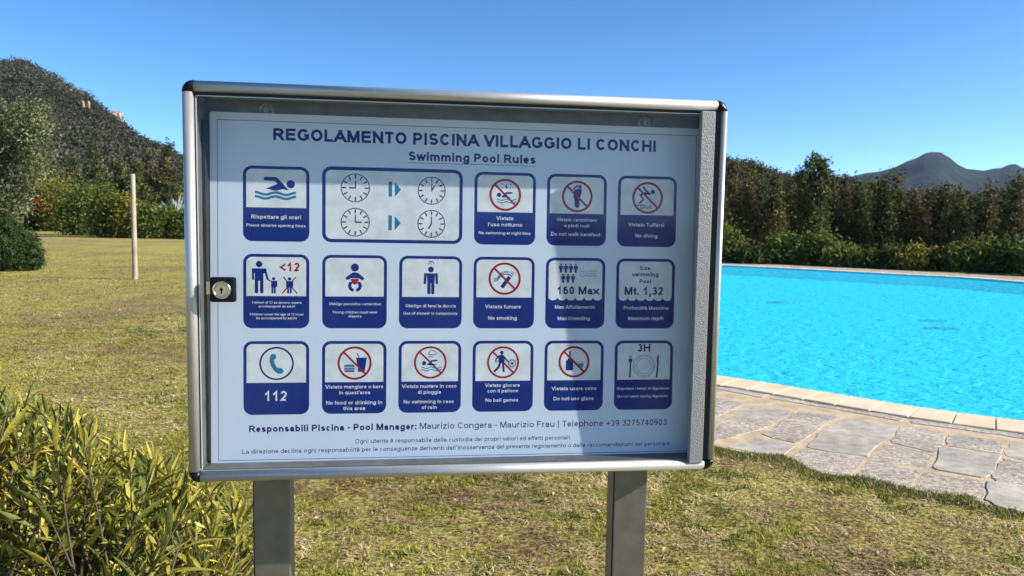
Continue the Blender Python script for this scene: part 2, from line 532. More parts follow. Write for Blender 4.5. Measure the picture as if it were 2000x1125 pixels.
for (x, y), (w, h) in (((1520, 591), (0.42, 0.22)), ((1838, 642), (0.50, 0.16)), ((1822, 627), (0.44, 0.10))):
    c = G(x, y, zb + 0.01)
    bm = bmesh.new()
    for k in range(5):
        t = (k - 2) / 5 * h
        box(bm, c.x - w / 2, c.x + w / 2, c.y + t - h * 0.08, c.y + t + h * 0.08, zb + 0.002, zb + 0.03)
    box(bm, c.x - w / 2 - 0.03, c.x - w / 2, c.y - h / 2, c.y + h / 2, zb + 0.002, zb + 0.035)
    box(bm, c.x + w / 2, c.x + w / 2 + 0.03, c.y - h / 2, c.y + h / 2, zb + 0.002, zb + 0.035)
    from_bm("floor_drain", bm, M_DRAIN, pool)

def water_material():
    m, nt, out = mat_new("pool_water")
    tc = nt.nodes.new("ShaderNodeTexCoord")
    mp = node(nt, "ShaderNodeMapping"); mp.inputs["Rotation"].default_value = (0, 0, 0.7); mp.inputs["Scale"].default_value = (1.0, 1.7, 1.0)
    nt.links.new(tc.outputs["Object"], mp.inputs["Vector"])
    n1 = noise_node(nt, 3.2, 4, 0.6, 0.9, vec=mp.outputs[0])
    n2 = noise_node(nt, 11, 3, 0.6, 0.6, vec=mp.outputs[0])
    ad = node(nt, "ShaderNodeMath", _operation='MULTIPLY_ADD'); ad.inputs[1].default_value = 0.35
    nt.links.new(n2.outputs["Fac"], ad.inputs[0]); nt.links.new(n1.outputs["Fac"], ad.inputs[2])
    b = bump(nt, ad.outputs[0], 1.0, 0.115)
    fr = two_sided_fresnel(nt, 1.33); nt.links.new(b.outputs[0], fr.inputs["Normal"])
    fm = node(nt, "ShaderNodeMath", _operation='MULTIPLY'); fm.inputs[1].default_value = 0.38; nt.links.new(fr.outputs[0], fm.inputs[0])
    tr = node(nt, "ShaderNodeBsdfTransparent", Color=(0.55, 0.97, 1.0, 1))
    df = node(nt, "ShaderNodeBsdfDiffuse", Color=(0.07, 0.74, 0.93, 1)); nt.links.new(b.outputs[0], df.inputs["Normal"])
    m0 = node(nt, "ShaderNodeMixShader", Fac=0.5); nt.links.new(tr.outputs[0], m0.inputs[1]); nt.links.new(df.outputs[0], m0.inputs[2])
    gl = node(nt, "ShaderNodeBsdfGlossy", Roughness=0.06); nt.links.new(b.outputs[0], gl.inputs["Normal"])
    mx = nt.nodes.new("ShaderNodeMixShader"); nt.links.new(fm.outputs[0], mx.inputs[0]); nt.links.new(m0.outputs[0], mx.inputs[1]); nt.links.new(gl.outputs[0], mx.inputs[2])
    nt.links.new(mx.outputs[0], out.inputs[0])
    return m
water = sheet("pool_water", POOL, [], -0.035, water_material())
tag(water, kind="structure")

# ------------------------------------------------------------------ hills
def hill_material(name, a, b, c, sc):
    m, nt, out = mat_new(name)
    p = node(nt, "ShaderNodeBsdfPrincipled", Roughness=0.95); p.inputs["Specular IOR Level"].default_value = 0.05
    n1 = noise_node(nt, sc, 8, 0.7); r = ramp(nt, n1.outputs["Fac"], [(0.35, a), (0.5, b), (0.68, c)])
    nt.links.new(r.outputs[0], p.inputs["Base Color"])
    bb = bump(nt, n1.outputs["Fac"], 1.0, 1.2 / sc * 0.4); nt.links.new(bb.outputs[0], p.inputs["Normal"])
    nt.links.new(p.outputs[0], out.inputs[0]); return m

def make_hill(name, ridge, R, front, back, mat, amp, nz, rows=56):
    pts = [D(x, y, R) for x, y in ridge]
    X = np.array([p.x for p in pts]); Z = np.array([p.z for p in pts])
    nx = 420
    xl, xr = D(-60, 300, R).x, D(360, 300, R).x
    if ridge[-1][0] > 1500: xl, xr = D(1380, 300, R).x, D(2040, 300, R).x
    xs = np.unique(np.concatenate([np.linspace(X[0], xl, 70), np.linspace(xl, xr, 282), np.linspace(xr, X[-1], 70)])); nx = len(xs); zs = np.interp(xs, X, Z)
    ts = np.concatenate([np.linspace(0, 1, rows), np.linspace(1, 2, rows // 3)[1:]])
    V = []
    for t in ts:
        y = R - front * (1 - t) if t <= 1 else R + back * (t - 1)
        k = (t ** 1.15) if t <= 1 else max(0.0, 2 - t)
        fade = max(0.0, 1 - abs(t - 1) * 0) * (1 if t < 0.8 else max(0.08, 1 - (t - 0.8) * 5) if t <= 1 else 0.05)
        for x, z in zip(xs, zs):
            d = noise.fractal(Vector((x * nz, y * nz, 0.3)), 0.9, 2.1, 5) * amp * k * fade
            V.append((x * y / R, y, z * k - 0.4 + d))
    nr = len(ts)
    F = [(i * nx + j, i * nx + j + 1, (i + 1) * nx + j + 1, (i + 1) * nx + j) for i in range(nr - 1) for j in range(nx - 1)]
    me = bpy.data.meshes.new(name); me.from_pydata(V, [], F)
    for p in me.polygons: p.use_smooth = True
    o = link(name, me, None, [mat]); tag(o, kind="structure")
    return o, np.array(V).reshape(nr, nx, 3)

def ico(sub):
    bm = bmesh.new(); bmesh.ops.create_icosphere(bm, subdivisions=sub, radius=1.0)
    v = np.array([x.co[:] for x in bm.verts]); f = np.array([[a.index for a in fc.verts] for fc in bm.faces]); bm.free(); return v, f
ICO0 = ico(1)

def scrub(name, grid, count, rmin, rmax, mat, seed, trange=(0.05, 0.995)):
    """low maquis bushes over a hillside, one mesh"""
    r = np.random.default_rng(seed)
    nr, nx, _ = grid.shape
    rr = 56
    a = r.uniform(trange[0], trange[1], count) * (rr - 1); b = r.uniform(0, nx - 1.01, count)
    ia, ib = a.astype(int), b.astype(int); fa, fb = (a - ia)[:, None], (b - ib)[:, None]
    P = grid[ia, ib] * (1 - fa) * (1 - fb) + grid[ia + 1, ib] * fa * (1 - fb) + grid[ia, ib + 1] * (1 - fa) * fb + grid[ia + 1, ib + 1] * fa * fb
    rad = r.uniform(rmin, rmax, count) * r.uniform(0.7, 1.2, count)
    patch = smooth_noise(P[:, :2], 0.03, seed + 1, 3)
    tone = np.clip(r.normal(0.42, 0.2, count) + (patch - 0.5) * 1.1, 0, 1)
    per = 24
    C = np.repeat(P + np.array([0, 0, 0.35]) * rad[:, None], per, 0); S = np.repeat(rad, per)[:, None]
    q = C + r.normal(0, 1, C.shape) * S * np.array([0.5, 0.5, 0.34])
    d = r.normal(0, 1, C.shape); d /= np.linalg.norm(d, axis=1)[:, None]
    e = np.cross(d, r.normal(0, 1, C.shape)); e /= np.linalg.norm(e, axis=1)[:, None]
    L = S * r.uniform(0.5, 1.0, (len(C), 1)) * 0.5
    V = np.stack([q - d * L * .5, q + e * L * .34, q + d * L * .5, q - e * L * .34], 1)
    me = quads_mesh(name, V, np.clip(np.repeat(tone, per) + r.normal(0, .12, len(C)), 0, 1))
    return link(name, me, None, [mat])

M_HILL1 = hill_material("maquis_hill_soil", (0.02, 0.02, 0.012), (0.036, 0.034, 0.022), (0.065, 0.058, 0.038), 0.12)
M_SCRUB = foliage("maquis_leaves", (0.030, 0.031, 0.020), (0.066, 0.067, 0.043), (0.13, 0.125, 0.083), 0.08, 0.9, 0.05)
ridge_left = [(-500, 250), (-380, 205), (-260, 190), (-160, 160), (-70, 138), (-20, 124), (10, 120), (30, 117), (52, 117), (64, 124), (78, 134), (98, 143), (118, 155), (135, 167), (150, 176), (166, 181), (180, 193), (198, 208), (214, 222), (232, 236), (246, 250), (262, 263), (280, 274), (300, 284), (318, 290), (340, 300), (370, 312), (420, 330), (520, 352), (640, 372), (800, 396), (960, 416), (1150, 432)]
hill_l, grid_l = make_hill("hill_left", ridge_left, 250, 165, 200, M_HILL1, 5.0, 0.03)
s = scrub("maquis_scrub", grid_l, 15000, 0.7, 1.7, M_SCRUB, 3)
tag(s, "dark evergreen maquis scrub covering the rocky hillside on the left", "scrub", kind="stuff")

M_ROCK = simple("pale_granite", (0.42, 0.34, 0.26), 0.9, var=0.45, vscale=0.6, bmp=0.6, bscale=1.4, bdist=0.3, spec=0.2)
from mathutils.bvhtree import BVHTree
HILL_BVH = BVHTree.FromPolygons([tuple(v.co) for v in hill_l.data.vertices], [tuple(p.vertices) for p in hill_l.data.polygons])
def outcrop(px, y, w, h, label, dist=246, n=5):
    d_ = Vector(ray(px, y)); hit = HILL_BVH.ray_cast(Vector(EYE), d_)[0]
    c = hit if hit is not None else D(px, y, dist)
    c = c - d_ * 0.8
    k = c.y / F_PX * 1.15
    bm = bmesh.new()
    for i in range(n):
        r = w * k * random.uniform(0.25, 0.42)
        m = Matrix.Translation((random.uniform(-.3, .3) * w * k, random.uniform(-1, 1), random.uniform(-.35, .3) * h * k)) @ Matrix.Rotation(random.uniform(0, 6), 4, 'Z') @ Matrix.Diagonal((r, r * .9, h * k * random.uniform(.28, .5), 1))
        res = bmesh.ops.create_icosphere(bm, subdivisions=2, radius=1, matrix=m)
        for v in res["verts"]:
            v.co += noise.noise_vector(v.co * 0.9 + Vector((px, 0, 0))) * r * 0.8
    bmesh.ops.translate(bm, verts=bm.verts, vec=(0, 0, 0))
    o = from_bm("granite_outcrop", bm, M_ROCK)
    o.location = c
    return tag(o, label, "rock outcrop", "granite outcrops on the left hill")
outcrop(41, 121, 17, 8, "pale granite outcrop crowning the very top of the left hill", 249)
outcrop(17, 170, 9, 9, "small pale boulder in the scrub just below the summit, above the olive tree", 232, 3)
outcrop(134, 181, 9, 14, "narrow upright pale rock near the ridge, higher of the two mid-slope rocks", 240, 4)
outcrop(168, 212, 12, 22, "tall tan rock face in the scrub below the ridge, left of the big bright outcrop", 238, 5)
outcrop(227, 234, 19, 22, "largest bright granite outcrop breaking the descending ridge line", 247, 7)

M_HILLF = hill_material("far_blue_green_hill", (0.009, 0.019, 0.026), (0.018, 0.032, 0.036), (0.036, 0.050, 0.046), 0.016)  # some blue of the distant air is put into this hill's colour
ridge_far = [(300, 430), (700, 400), (1100, 372), (1300, 352), (1500, 348), (1600, 347), (1655, 346), (1690, 338), (1720, 334), (1750, 325), (1772, 314), (1790, 308), (1806, 299), (1820, 296), (1838, 297), (1856, 308), (1872, 321), (1888, 329), (1905, 331), (1922, 333), (1940, 329), (1955, 328), (1972, 321), (1984, 320), (2000, 329), (2060, 345), (2150, 362), (2300, 380), (2700, 430)]
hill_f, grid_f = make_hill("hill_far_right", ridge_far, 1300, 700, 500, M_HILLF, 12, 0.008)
M_HILLN = hill_material("near_wooded_ridge", (0.014, 0.017, 0.010), (0.028, 0.031, 0.016), (0.055, 0.050, 0.027), 0.1)
ridge_near = [(450, 434), (640, 420), (820, 402), (1000, 372), (1200, 325), (1340, 292), (1400, 296), (1424, 308), (1440, 313), (1470, 314), (1500, 330), (1530, 338), (1560, 341), (1600, 338), (1625, 342), (1660, 350), (1700, 362), (1760, 376), (1850, 392), (2000, 410), (2300, 430)]
hill_n, grid_n = make_hill("hill_near_right", ridge_near, 230, 110, 150, M_HILLN, 2.5, 0.04)
s = scrub("ridge_scrub", grid_n, 6000, 0.7, 1.7, M_SCRUB, 5)
tag(s, "dark scrub covering the low ridge behind the trees on the right", "scrub", kind="stuff")
# thin blue air over the whole valley
def haze_box():
    m = bpy.data.materials.new("valley_air"); m.use_nodes = True; nt = m.node_tree; nt.nodes.clear()
    out = nt.nodes.new("ShaderNodeOutputMaterial"); v = nt.nodes.new("ShaderNodeVolumePrincipled")
    v.inputs["Color"].default_value = (0.62, 0.78, 1.0, 1); v.inputs["Density"].default_value = 0.00009; v.inputs["Anisotropy"].default_value = 0.2
    nt.links.new(v.outputs[0], out.inputs["Volume"])
    b = bmesh.new(); box(b, -4300, 4300, -4300, 4300, -2.5, 150); o = from_bm("haze", b, m); tag(o, "thin bluish air between the camera and the far hills", "haze", kind="stuff")
haze_box()
# bare reddish earth bank behind the tree line
M_EARTH = simple("reddish_bare_earth", (0.17, 0.11, 0.072), 0.95, vscale=0.9, col2=(0.06, 0.045, 0.028), bmp=0.8, bscale=1.5, bdist=0.2, spec=0.05)
bm = bmesh.new()
rows = []
for i in range(9):
    t = i / 8
    rows.append([bm.verts.new((x, 52 + t * 9 + noise.noise(Vector((x * .2, i, 0))) * 0.8, t ** 0.8 * 2.9 + noise.noise(Vector((x * .3, t * 4, 5))) * 0.35 - 0.05)) for x in np.linspace(12, 48, 60)])
for r0, r1 in zip(rows, rows[1:]):
    for j in range(59): bm.faces.new((r0[j], r0[j + 1], r1[j + 1], r1[j]))
tag(from_bm("earth_bank", bm, M_EARTH, None, True), kind="structure")

# ------------------------------------------------------------------ leaves, crowns, trees, shrubs
def leaf_cloud(centers, sigma, per, leaf, rng, tone0, up=0.25, narrow=0.45):
    """rhombic leaves scattered round clump centres -> quads, tones"""
    n = len(centers) * per
    C = np.repeat(centers, per, axis=0)
    S = np.repeat(sigma, per) if np.ndim(sigma) else sigma
    off = rng.normal(0, 1, (n, 3)) * (S[:, None] if np.ndim(S) else S)
    P = C + off
    d = rng.normal(0, 1, (n, 3)); d[:, 2] += up
    d /= np.linalg.norm(d, axis=1)[:, None]
    e = np.cross(d, rng.normal(0, 1, (n, 3))); e /= np.linalg.norm(e, axis=1)[:, None]
    L = leaf * rng.uniform(0.6, 1.35, n)[:, None]
    V = np.stack([P - d * L * .5, P + e * L * narrow * .5, P + d * L * .5, P - e * L * narrow * .5], 1)
    T = np.clip(np.repeat(tone0, per) + rng.normal(0, 0.16, n), 0, 1)
    return V, T

def lobes_clumps(lobes, n, rng, rough=0.25, shell=0.55):
    vol = np.array([l[3] * l[4] * l[5] for l in lobes]) ** 0.75
    which = rng.choice(len(lobes), n, p=vol / vol.sum())
    Lb = np.array(lobes)[which]
    d = rng.normal(0, 1, (n, 3)); d /= np.linalg.norm(d, axis=1)[:, None]
    r = rng.uniform(shell ** 2, 1, n) ** 0.5 * (1 + rng.normal(0, rough * 0.5, n))
    return Lb[:, :3] + d * r[:, None] * Lb[:, 3:6]

M_BARK = simple("grey_brown_bark", (0.13, 0.10, 0.075), 0.9, var=0.5, vscale=6, bmp=0.7, bscale=20, bdist=0.02, spec=0.1)
M_BARK_PALE = simple("pale_peeling_bark", (0.30, 0.25, 0.20), 0.9, var=0.5, vscale=3, bmp=0.5, bscale=15, bdist=0.02, spec=0.1)
M_TREE = [foliage("olive_brown_leaves", (0.024, 0.026, 0.010), (0.105, 0.100, 0.034), (0.26, 0.23, 0.085), 0.3),
          foliage("bronze_leaves", (0.028, 0.025, 0.010), (0.110, 0.090, 0.032), (0.25, 0.20, 0.075), 0.3),
          foliage("dull_green_leaves", (0.018, 0.026, 0.008), (0.076, 0.092, 0.024), (0.19, 0.20, 0.058), 0.3)]
M_SHRUB = [foliage("fresh_green_leaves", (0.028, 0.046, 0.009), (0.125, 0.165, 0.030), (0.29, 0.32, 0.07), 0.35),
           foliage("yellow_green_leaves", (0.045, 0.055, 0.010), (0.22, 0.21, 0.034), (0.46, 0.36, 0.07), 0.35),
           foliage("deep_green_leaves", (0.014, 0.026, 0.007), (0.055, 0.082, 0.018), (0.13, 0.16, 0.036), 0.3)]
M_OLIVE = foliage("silver_olive_leaves", (0.022, 0.032, 0.012), (0.115, 0.135, 0.055), (0.36, 0.38, 0.20), 0.2, 0.55, 0.2)
M_NEEDLE = foliage("needle_green_leaves", (0.012, 0.026, 0.009), (0.045, 0.078, 0.024), (0.12, 0.17, 0.05), 0.2)

def make_tree(name, base, h, lobes, clumps, per, leaf, sig, mat, bark, label, cat, group, seed, r0=0.12, scale=1.0, stems=1, rough=0.25, narrow=0.45, limbs=True):
    rng = np.random.default_rng(seed)
    root = empty(name, base); tag(root, label, cat, group)
    bm = bmesh.new()
    for sidx in range(stems):
        ox, oy = (0, 0) if stems == 1 else (rng.uniform(-.35, .35), rng.uniform(-.25, .25))
        pts = []; rad = []
        k = 6
        lean = rng.uniform(-0.05, 0.05, 2) * h
        for i in range(k + 1):
            t = i / k
            pts.append((ox + lean[0] * t + rng.normal(0, 0.012 * h) * (t > 0), oy + lean[1] * t + rng.normal(0, 0.012 * h) * (t > 0), t * h * 0.88 - 0.05)); rad.append(r0 * (1 - 0.82 * t))
        tube(bm, pts, rad, 7)
        for lb in lobes:
            if limbs and rng.random() < 0.75 / stems + 0.2:
                t = float(np.clip((lb[2] - lb[5] * 0.7) / h, 0.08, 0.7)); i = int(t * k)
                a = Vector(pts[i]); b = Vector(lb[:3]); m = (a + b) / 2 + Vector((0, 0, -0.1 * (b - a).length))
                tube(bm, [a, m, b], [r0 * 0.45 * (1 - t * .5), r0 * 0.28, r0 * 0.08], 5)
    from_bm("trunk", bm, bark, root)
    C = lobes_clumps(lobes, clumps, rng, rough)
    C = C[C[:, 2] > 0.05]
    tone0 = np.clip(rng.normal(0.45, 0.2, len(C)), 0, 1)
    V, T = leaf_cloud(C, rng.uniform(0.6, 1.3, len(C)) * sig, per, leaf, rng, tone0, narrow=narrow)
    V[:, :, 2] = np.maximum(V[:, :, 2], 0.02)
    me = quads_mesh("crown", V, T)
    link("crown", me, root, [mat])
    return root

def shrub(name, px, base_y, top_y, wpx, mat, label, group, seed, leaf=0.14, clumps=230, per=26, flat=0.0, cat="shrub", depth=0.8, sig=0.16):
    g = G(px, base_y)
    dist = g.y
    h = D(px, top_y, dist).z
    w = wpx / F_PX * dist / 2
    rng = np.random.default_rng(seed + 999)
    lobes = []
    nl = max(4, int(w / h * 6))
    for i in range(nl):
        u = rng.uniform(-0.75, 0.75)
        hh = h * (1 - 0.45 * abs(u) ** 1.6) * rng.uniform(0.8, 1.0)
        lobes.append((u * w, rng.uniform(-.4, .4) * w * depth, hh * 0.5, w * rng.uniform(0.28, 0.45), w * rng.uniform(.3, .45), hh * 0.5))
    lobes.append((0, 0, h * 0.46, w * 0.5, w * 0.5, h * 0.5))
    return make_tree(name, (g.x, g.y + w * depth * 0.7, 0), h * 0.85, lobes, clumps, per, leaf, sig * max(1, h / 2), mat, M_BARK, label, cat, group, seed, r0=0.05, stems=3, rough=0.3)

def column_tree(px, top_y, dist, wpx, mi, label, seed, low=0.12, clumps=300, per=20, name="broadleaf_tree", group="trees in the line beyond the pool", leaf=0.19, bark=None, skew=0.0):
    top = D(px, top_y, dist)
    h = top.z
    w = wpx / F_PX * dist / 2
    rng = np.random.default_rng(seed + 50)
    lobes = []
    nl = 9
    for i in range(nl):
        t = low + (1 - low) * (i + 0.5) / nl
        env = (0.62 + 0.38 * math.sin(min(1, t * 1.6) * math.pi)) * (1.0 if t < 0.6 else 1.0 - (t - 0.6) * 1.75)
        env = max(env, 0.3)
        for k in range(2 if t < 0.8 else 1):
            rr = w * env * rng.uniform(0.5, 0.75)
            lobes.append((rng.uniform(-.5, .5) * w * env + skew * w * (t - .5), rng.uniform(-.5, .5) * w * env, t * h, rr, rr, h / nl * rng.uniform(0.75, 1.1)))
    lobes.append((0, 0, h * 0.95, w * 0.28, w * 0.28, h * 0.06))
    return make_tree(name, (top.x, top.y, 0), h, lobes, clumps, per, leaf, 0.2, M_TREE[mi] if mi < 3 else M_SHRUB[2], bark or M_BARK, label, "tree", group, seed, r0=0.11)

TL = [  # px, top y, depth, width px, leaf colour, label
 (1392, 312, 40, 70, 0, "tree showing right beside the sign frame, hiding the start of the low ridge"),
 (1433, 318, 43, 56, 0, "olive brown tree nearest the sign frame, its pointed top over the low ridge"),
 (1462, 334, 39, 50, 1, "bronze tinted tree between the sign frame and the leafy green shrub, second from the sign"),
 (1487, 326, 45, 50, 2, "dull green tree with a narrow top standing left of the tall tree"),
 (1515, 346, 41, 48, 0, "low rounded olive tree directly behind the left end of the big green shrub"),
 (1545, 352, 46, 44, 1, "bronze tree filling the gap at the left foot of the tallest tree"),
 (1625, 352, 43, 44, 0, "olive tree just right of the tallest tree"),
 (1652, 348, 46, 40, 1, "bronze pointed tree standing where the low ridge meets the far mountain"),
 (1682, 362, 41, 44, 2, "dull green tree below the left slope of the far mountain"),
 (1704, 356, 45, 38, 0, "thin olive tree with a bare lower trunk under the left slope of the far mountain"),
 (1728, 350, 42, 44, 2, "dull green tree with two close tops left of the bronze tree under the peak"),
 (1756, 341, 43, 54, 0, "second tallest tree of the line, rising against the far mountain's left slope"),
 (1788, 374, 40, 50, 1, "rusty bronze tree under the far mountain's peak"),
 (1818, 378, 44, 44, 1, "low bronze tree right of the peak, behind the dark gap in the shrubs"),
 (1846, 366, 42, 44, 2, "dull green tree below the right shoulder of the far mountain"),
 (1873, 376, 39, 50, 0, "broad low olive tree between two dull green ones, right of the peak"),
 (1903, 384, 44, 46, 2, "lowest dull green tree under the saddle of the far mountain"),
 (1934, 364, 40, 50, 0, "tall olive tree with a lit left side under the small second peak"),
 (1962, 378, 44, 40, 2, "narrow dull green tree second from the right edge of the photo"),
 (1988, 352, 38, 56, 0, "tall olive brown tree cut by the right edge of the photo"),
 (2030, 372, 41, 56, 1, "bronze tree standing just past the right edge of the photo"),
]
for i, (px, ty, dd, wp, mi, lab) in enumerate(TL):
    column_tree(px, ty, dd, wp * 1.12, mi, lab, 100 + i, clumps=265, per=20, low=0.16 if 1610 < px < 1850 else 0.12, bark=M_BARK_PALE if px % 2 else None)
# the tallest one: ragged, two-part crown with a window of sky near the top
def tallest():
    dist = 38; k = dist / F_PX
    base = D(1592, 500, dist); top = D(1590, 303, dist)
    h = top.z
    def P(x, y): p = D(x, y, dist); return (p.x - base.x, p.z)
    lobes = []
    for x, y, rx, ry in [(1589, 312, 11, 9), (1601, 322, 11, 10), (1578, 326, 9, 8), (1604, 336, 9, 12), (1584, 340, 8, 5), (1568, 336, 9, 5), (1596, 352, 17, 11), (1574, 354, 16, 9), (1561, 348, 8, 6), (1590, 374, 24, 14), (1568, 380, 18, 15), (1608, 384, 15, 15), (1586, 402, 28, 18), (1600, 424, 24, 18), (1570, 424, 22, 20), (1588, 448, 26, 20)]:
        q = P(x, y); lobes.append((q[0], random.uniform(-.3, .3), q[1], rx * k, max(rx, 14) * k, ry * k))
    make_tree("broadleaf_tree", (base.x, dist, 0), h, lobes, 420, 20, 0.17, 0.12, M_TREE[2], M_BARK_PALE, "tallest tree beyond the pool, ragged top standing above the ridge line", "tree", "trees in the line beyond the pool", 77, r0=0.14, rough=0.2)
tallest()
# second, darker rank closing the gaps
R2 = ["dark tree in the second rank right behind the sign frame's edge", "dark tree in the second rank behind the bronze tree second from the sign", "dark tree in the second rank left of the tallest tree", "dark tree in the second rank behind the left half of the big green shrub", "dark tree in the second rank hidden behind the tallest tree", "dark tree in the second rank just right of the tallest tree", None, "dark tree in the second rank between the low green shrub and the dark gap", None, "dark tree in the second rank under the peak of the far mountain", None, "dark tree in the second rank behind the broad low olive tree", "dark tree in the second rank behind the lowest dull green tree", "dark tree in the second rank under the small second peak", "dark tree in the second rank nearest the right edge of the photo", "dark tree in the second rank past the right edge of the photo"]
for i in range(16):
    px = 1380 + i * 43 + random.uniform(-8, 8)
    if R2[i] is None: continue
    column_tree(px, 408 + random.uniform(-10, 12) + i * 0.8, 48 + random.uniform(-1.5, 1.5), 78, (i * 2 + 1) % 3, R2[i], 300 + i, low=0.3 if 4 < i < 12 else 0.05, clumps=190, per=18, group="second rank of trees behind the tree line", leaf=0.26)

SH = [  # px, base y, top y, width, colour, label
 (1428, 513, 452, 62, 0, "fresh green shrub at the pool's far edge, touching the sign frame"),
 (1478, 516, 496, 60, 2, "low dark shrub in the dip between the sign frame and the big round shrub"),
 (1545, 517, 462, 86, 0, "left half of the big rounded green shrub group under the tallest tree"),
 (1605, 519, 456, 96, 0, "largest rounded green shrub beyond the pool, right under the tallest tree"),
 (1655, 522, 497, 62, 0, "low green shrub tapering off the right side of the largest one"),
 (1705, 524, 508, 60, 2, "lowest dark green shrub on the far edge, in front of the dark gap"),
 (1752, 526, 502, 70, 2, "dark shrub under the second tallest tree"),
 (1800, 528, 497, 70, 1, "yellow green shrub under the far mountain's peak"),
 (1845, 529, 499, 62, 2, "dark green shrub left of the red flowering one"),
 (1888, 531, 490, 66, 0, "green shrub with a few red flowers near its top"),
 (1935, 533, 478, 84, 0, "tall fresh green shrub near the right edge, second from it"),
 (1990, 535, 474, 84, 2, "tall dark shrub cut by the right edge of the photo"),
 (2050, 540, 470, 80, 0, "green shrub standing just past the right edge of the photo"),
 (1380, 511, 458, 60, 2, "dark green shrub at the pool's far edge half behind the sign frame"),
]
for i, (px, by, ty, wp, mi, lab) in enumerate(SH):
    shrub("garden_shrub", px, by, ty, wp, M_SHRUB[mi], lab, "shrubs along the pool's far edge", 500 + i, leaf=0.16, clumps=250, per=24, sig=0.2)

# ---- left side
M_MID = foliage("grey_green_maquis_leaves", (0.016, 0.019, 0.008), (0.056, 0.060, 0.021), (0.13, 0.13, 0.05), 0.25)
ML = [
 (95, 308, 78, 70, "dark tree at the hill's foot, just right of the silvery olive tree"),
 (140, 305, 84, 74, "broad dark tree at the hill's foot above the tallest part of the hedge"),
 (184, 296, 76, 74, "grey green tree at the hill's foot, tallest of those left of the wooden pole"),
 (228, 318, 80, 66, "low grey green tree at the hill's foot just left of the wooden pole"),
 (268, 322, 74, 50, "low dark tree directly behind the top of the wooden pole"),
 (291, 294, 79, 44, "slim olive tree with a pale top, first to the right of the wooden pole"),
 (328, 284, 76, 54, "tallest tree at the hill's foot, right beside the sign frame"),
 (366, 300, 78, 56, "tree at the hill's foot half hidden behind the left side of the sign"),
 (410, 306, 78, 60, "tree at the hill's foot wholly behind the left part of the sign"),
]
for i, (px, ty, dd, wp, lab) in enumerate(ML[:-1]):
    o = column_tree(px, ty, dd, wp * 1.2, 0 if i in (5, 6) else 2, lab, 700 + i, low=0.05, clumps=360, per=20, group="trees at the foot of the left hill", leaf=0.30)
for i, (px, ty, dd, wp) in enumerate([(60, 352, 70, 90), (120, 356, 72, 90), (200, 358, 71, 90), (285, 365, 68, 70), (335, 362, 69, 80)]):
    lab = ["dark round tree behind the silvery olive tree's right side", "dark round tree behind the left end of the hedge", "dark round tree behind the middle of the hedge", "dark round tree just right of the wooden pole above the low hedge", "dark round tree behind the pale agave"][i]
    column_tree(px, ty, dd, wp * 1.2, 2, lab, 760 + i, low=0.02, clumps=300, per=20, group="dark round trees behind the hedge", leaf=0.26)
HG = [
 (62, 450, 335, 70, 1, "yellow green flowering shrub at the hedge's left end, beside the olive tree"),
 (108, 452, 336, 74, 1, "yellow green shrub, tallest of the hedge, with reddish tips"),
 (152, 460, 352, 76, 0, "green shrub second from the hedge's tall left end"),
 (198, 464, 364, 78, 0, "rounded bright green shrub in the middle of the hedge"),
 (240, 465, 380, 62, 1, "yellowish shrub of the hedge just left of the wooden pole"),
 (284, 466, 404, 54, 0, "low clipped green shrub just right of the wooden pole"),
 (322, 466, 408, 56, 0, "low clipped green shrub below the pale agave"),
 (362, 467, 408, 56, 0, "low clipped green shrub running behind the sign frame"),
]
for i, (px, by, ty, wp, mi, lab) in enumerate(HG):
    shrub("hedge_shrub", px, by, ty, wp * 1.1, M_SHRUB[mi], lab, "shrubs of the hedge behind the lawn", 800 + i, leaf=0.22, clumps=330, per=26, depth=0.6, sig=0.22)

# red and orange blossoms on two shrubs of the hedge and one by the pool
M_BLOOM = simple("red_blossom", (0.50, 0.045, 0.03), 0.6, var=0.4, vscale=3)
def blooms(spots, dist, n, spread, size, label, seed):
    rng = np.random.default_rng(seed)
    C = []
    for x, y in spots:
        c = np.array(D(x, y, dist)); C.append(c + rng.normal(0, spread, (n, 3)) * np.array([1, .6, .7]))
    C = np.concatenate(C)
    V, T = leaf_cloud(C, 0.05, 6, size, rng, np.full(len(C), .5), narrow=0.9)
    o = link("blossoms", quads_mesh("blossoms", V, T), None, [M_BLOOM])
    tag(o, label, "flowers", kind="stuff")
blooms([(50, 353), (85, 392), (64, 366), (28, 372), (78, 398)], 52.2, 6, 0.45, 0.075, "red blossoms scattered over the hedge's left end beside the olive tree", 5)
blooms([(1865, 492), (1882, 494)], 27.6, 5, 0.30, 0.045, "few red blossoms on the shrub beyond the pool's right part", 6)

# olive tree at the left edge
def olive():
    dist = 30; k = dist / F_PX
    base = D(-20, 500, dist)
    lobes = []
    for x, y, rx, ry in [(20, 222, 34, 26), (52, 216, 22, 18), (-20, 230, 40, 30), (76, 252, 18, 22), (50, 262, 36, 28), (5, 280, 46, 34), (84, 285, 14, 14), (48, 312, 34, 28), (62, 345, 22, 24), (10, 340, 40, 36), (25, 385, 36, 30), (-50, 290, 50, 60), (-40, 380, 50, 40), (40, 410, 22, 22), (5, 430, 30, 20)]:
        q = D(x, y, dist); lobes.append((q.x - base.x, random.uniform(-.5, .5), q.z, rx * k, max(rx, 25) * k, ry * k))
    make_tree("olive_tree", (base.x, dist, 0), 5.2, lobes, 620, 40, 0.135, 0.19, M_OLIVE, M_BARK, "silvery olive tree with a loose crown at the left edge of the photo", "olive tree", None, 33, r0=0.2, rough=0.4, narrow=0.32)
olive()

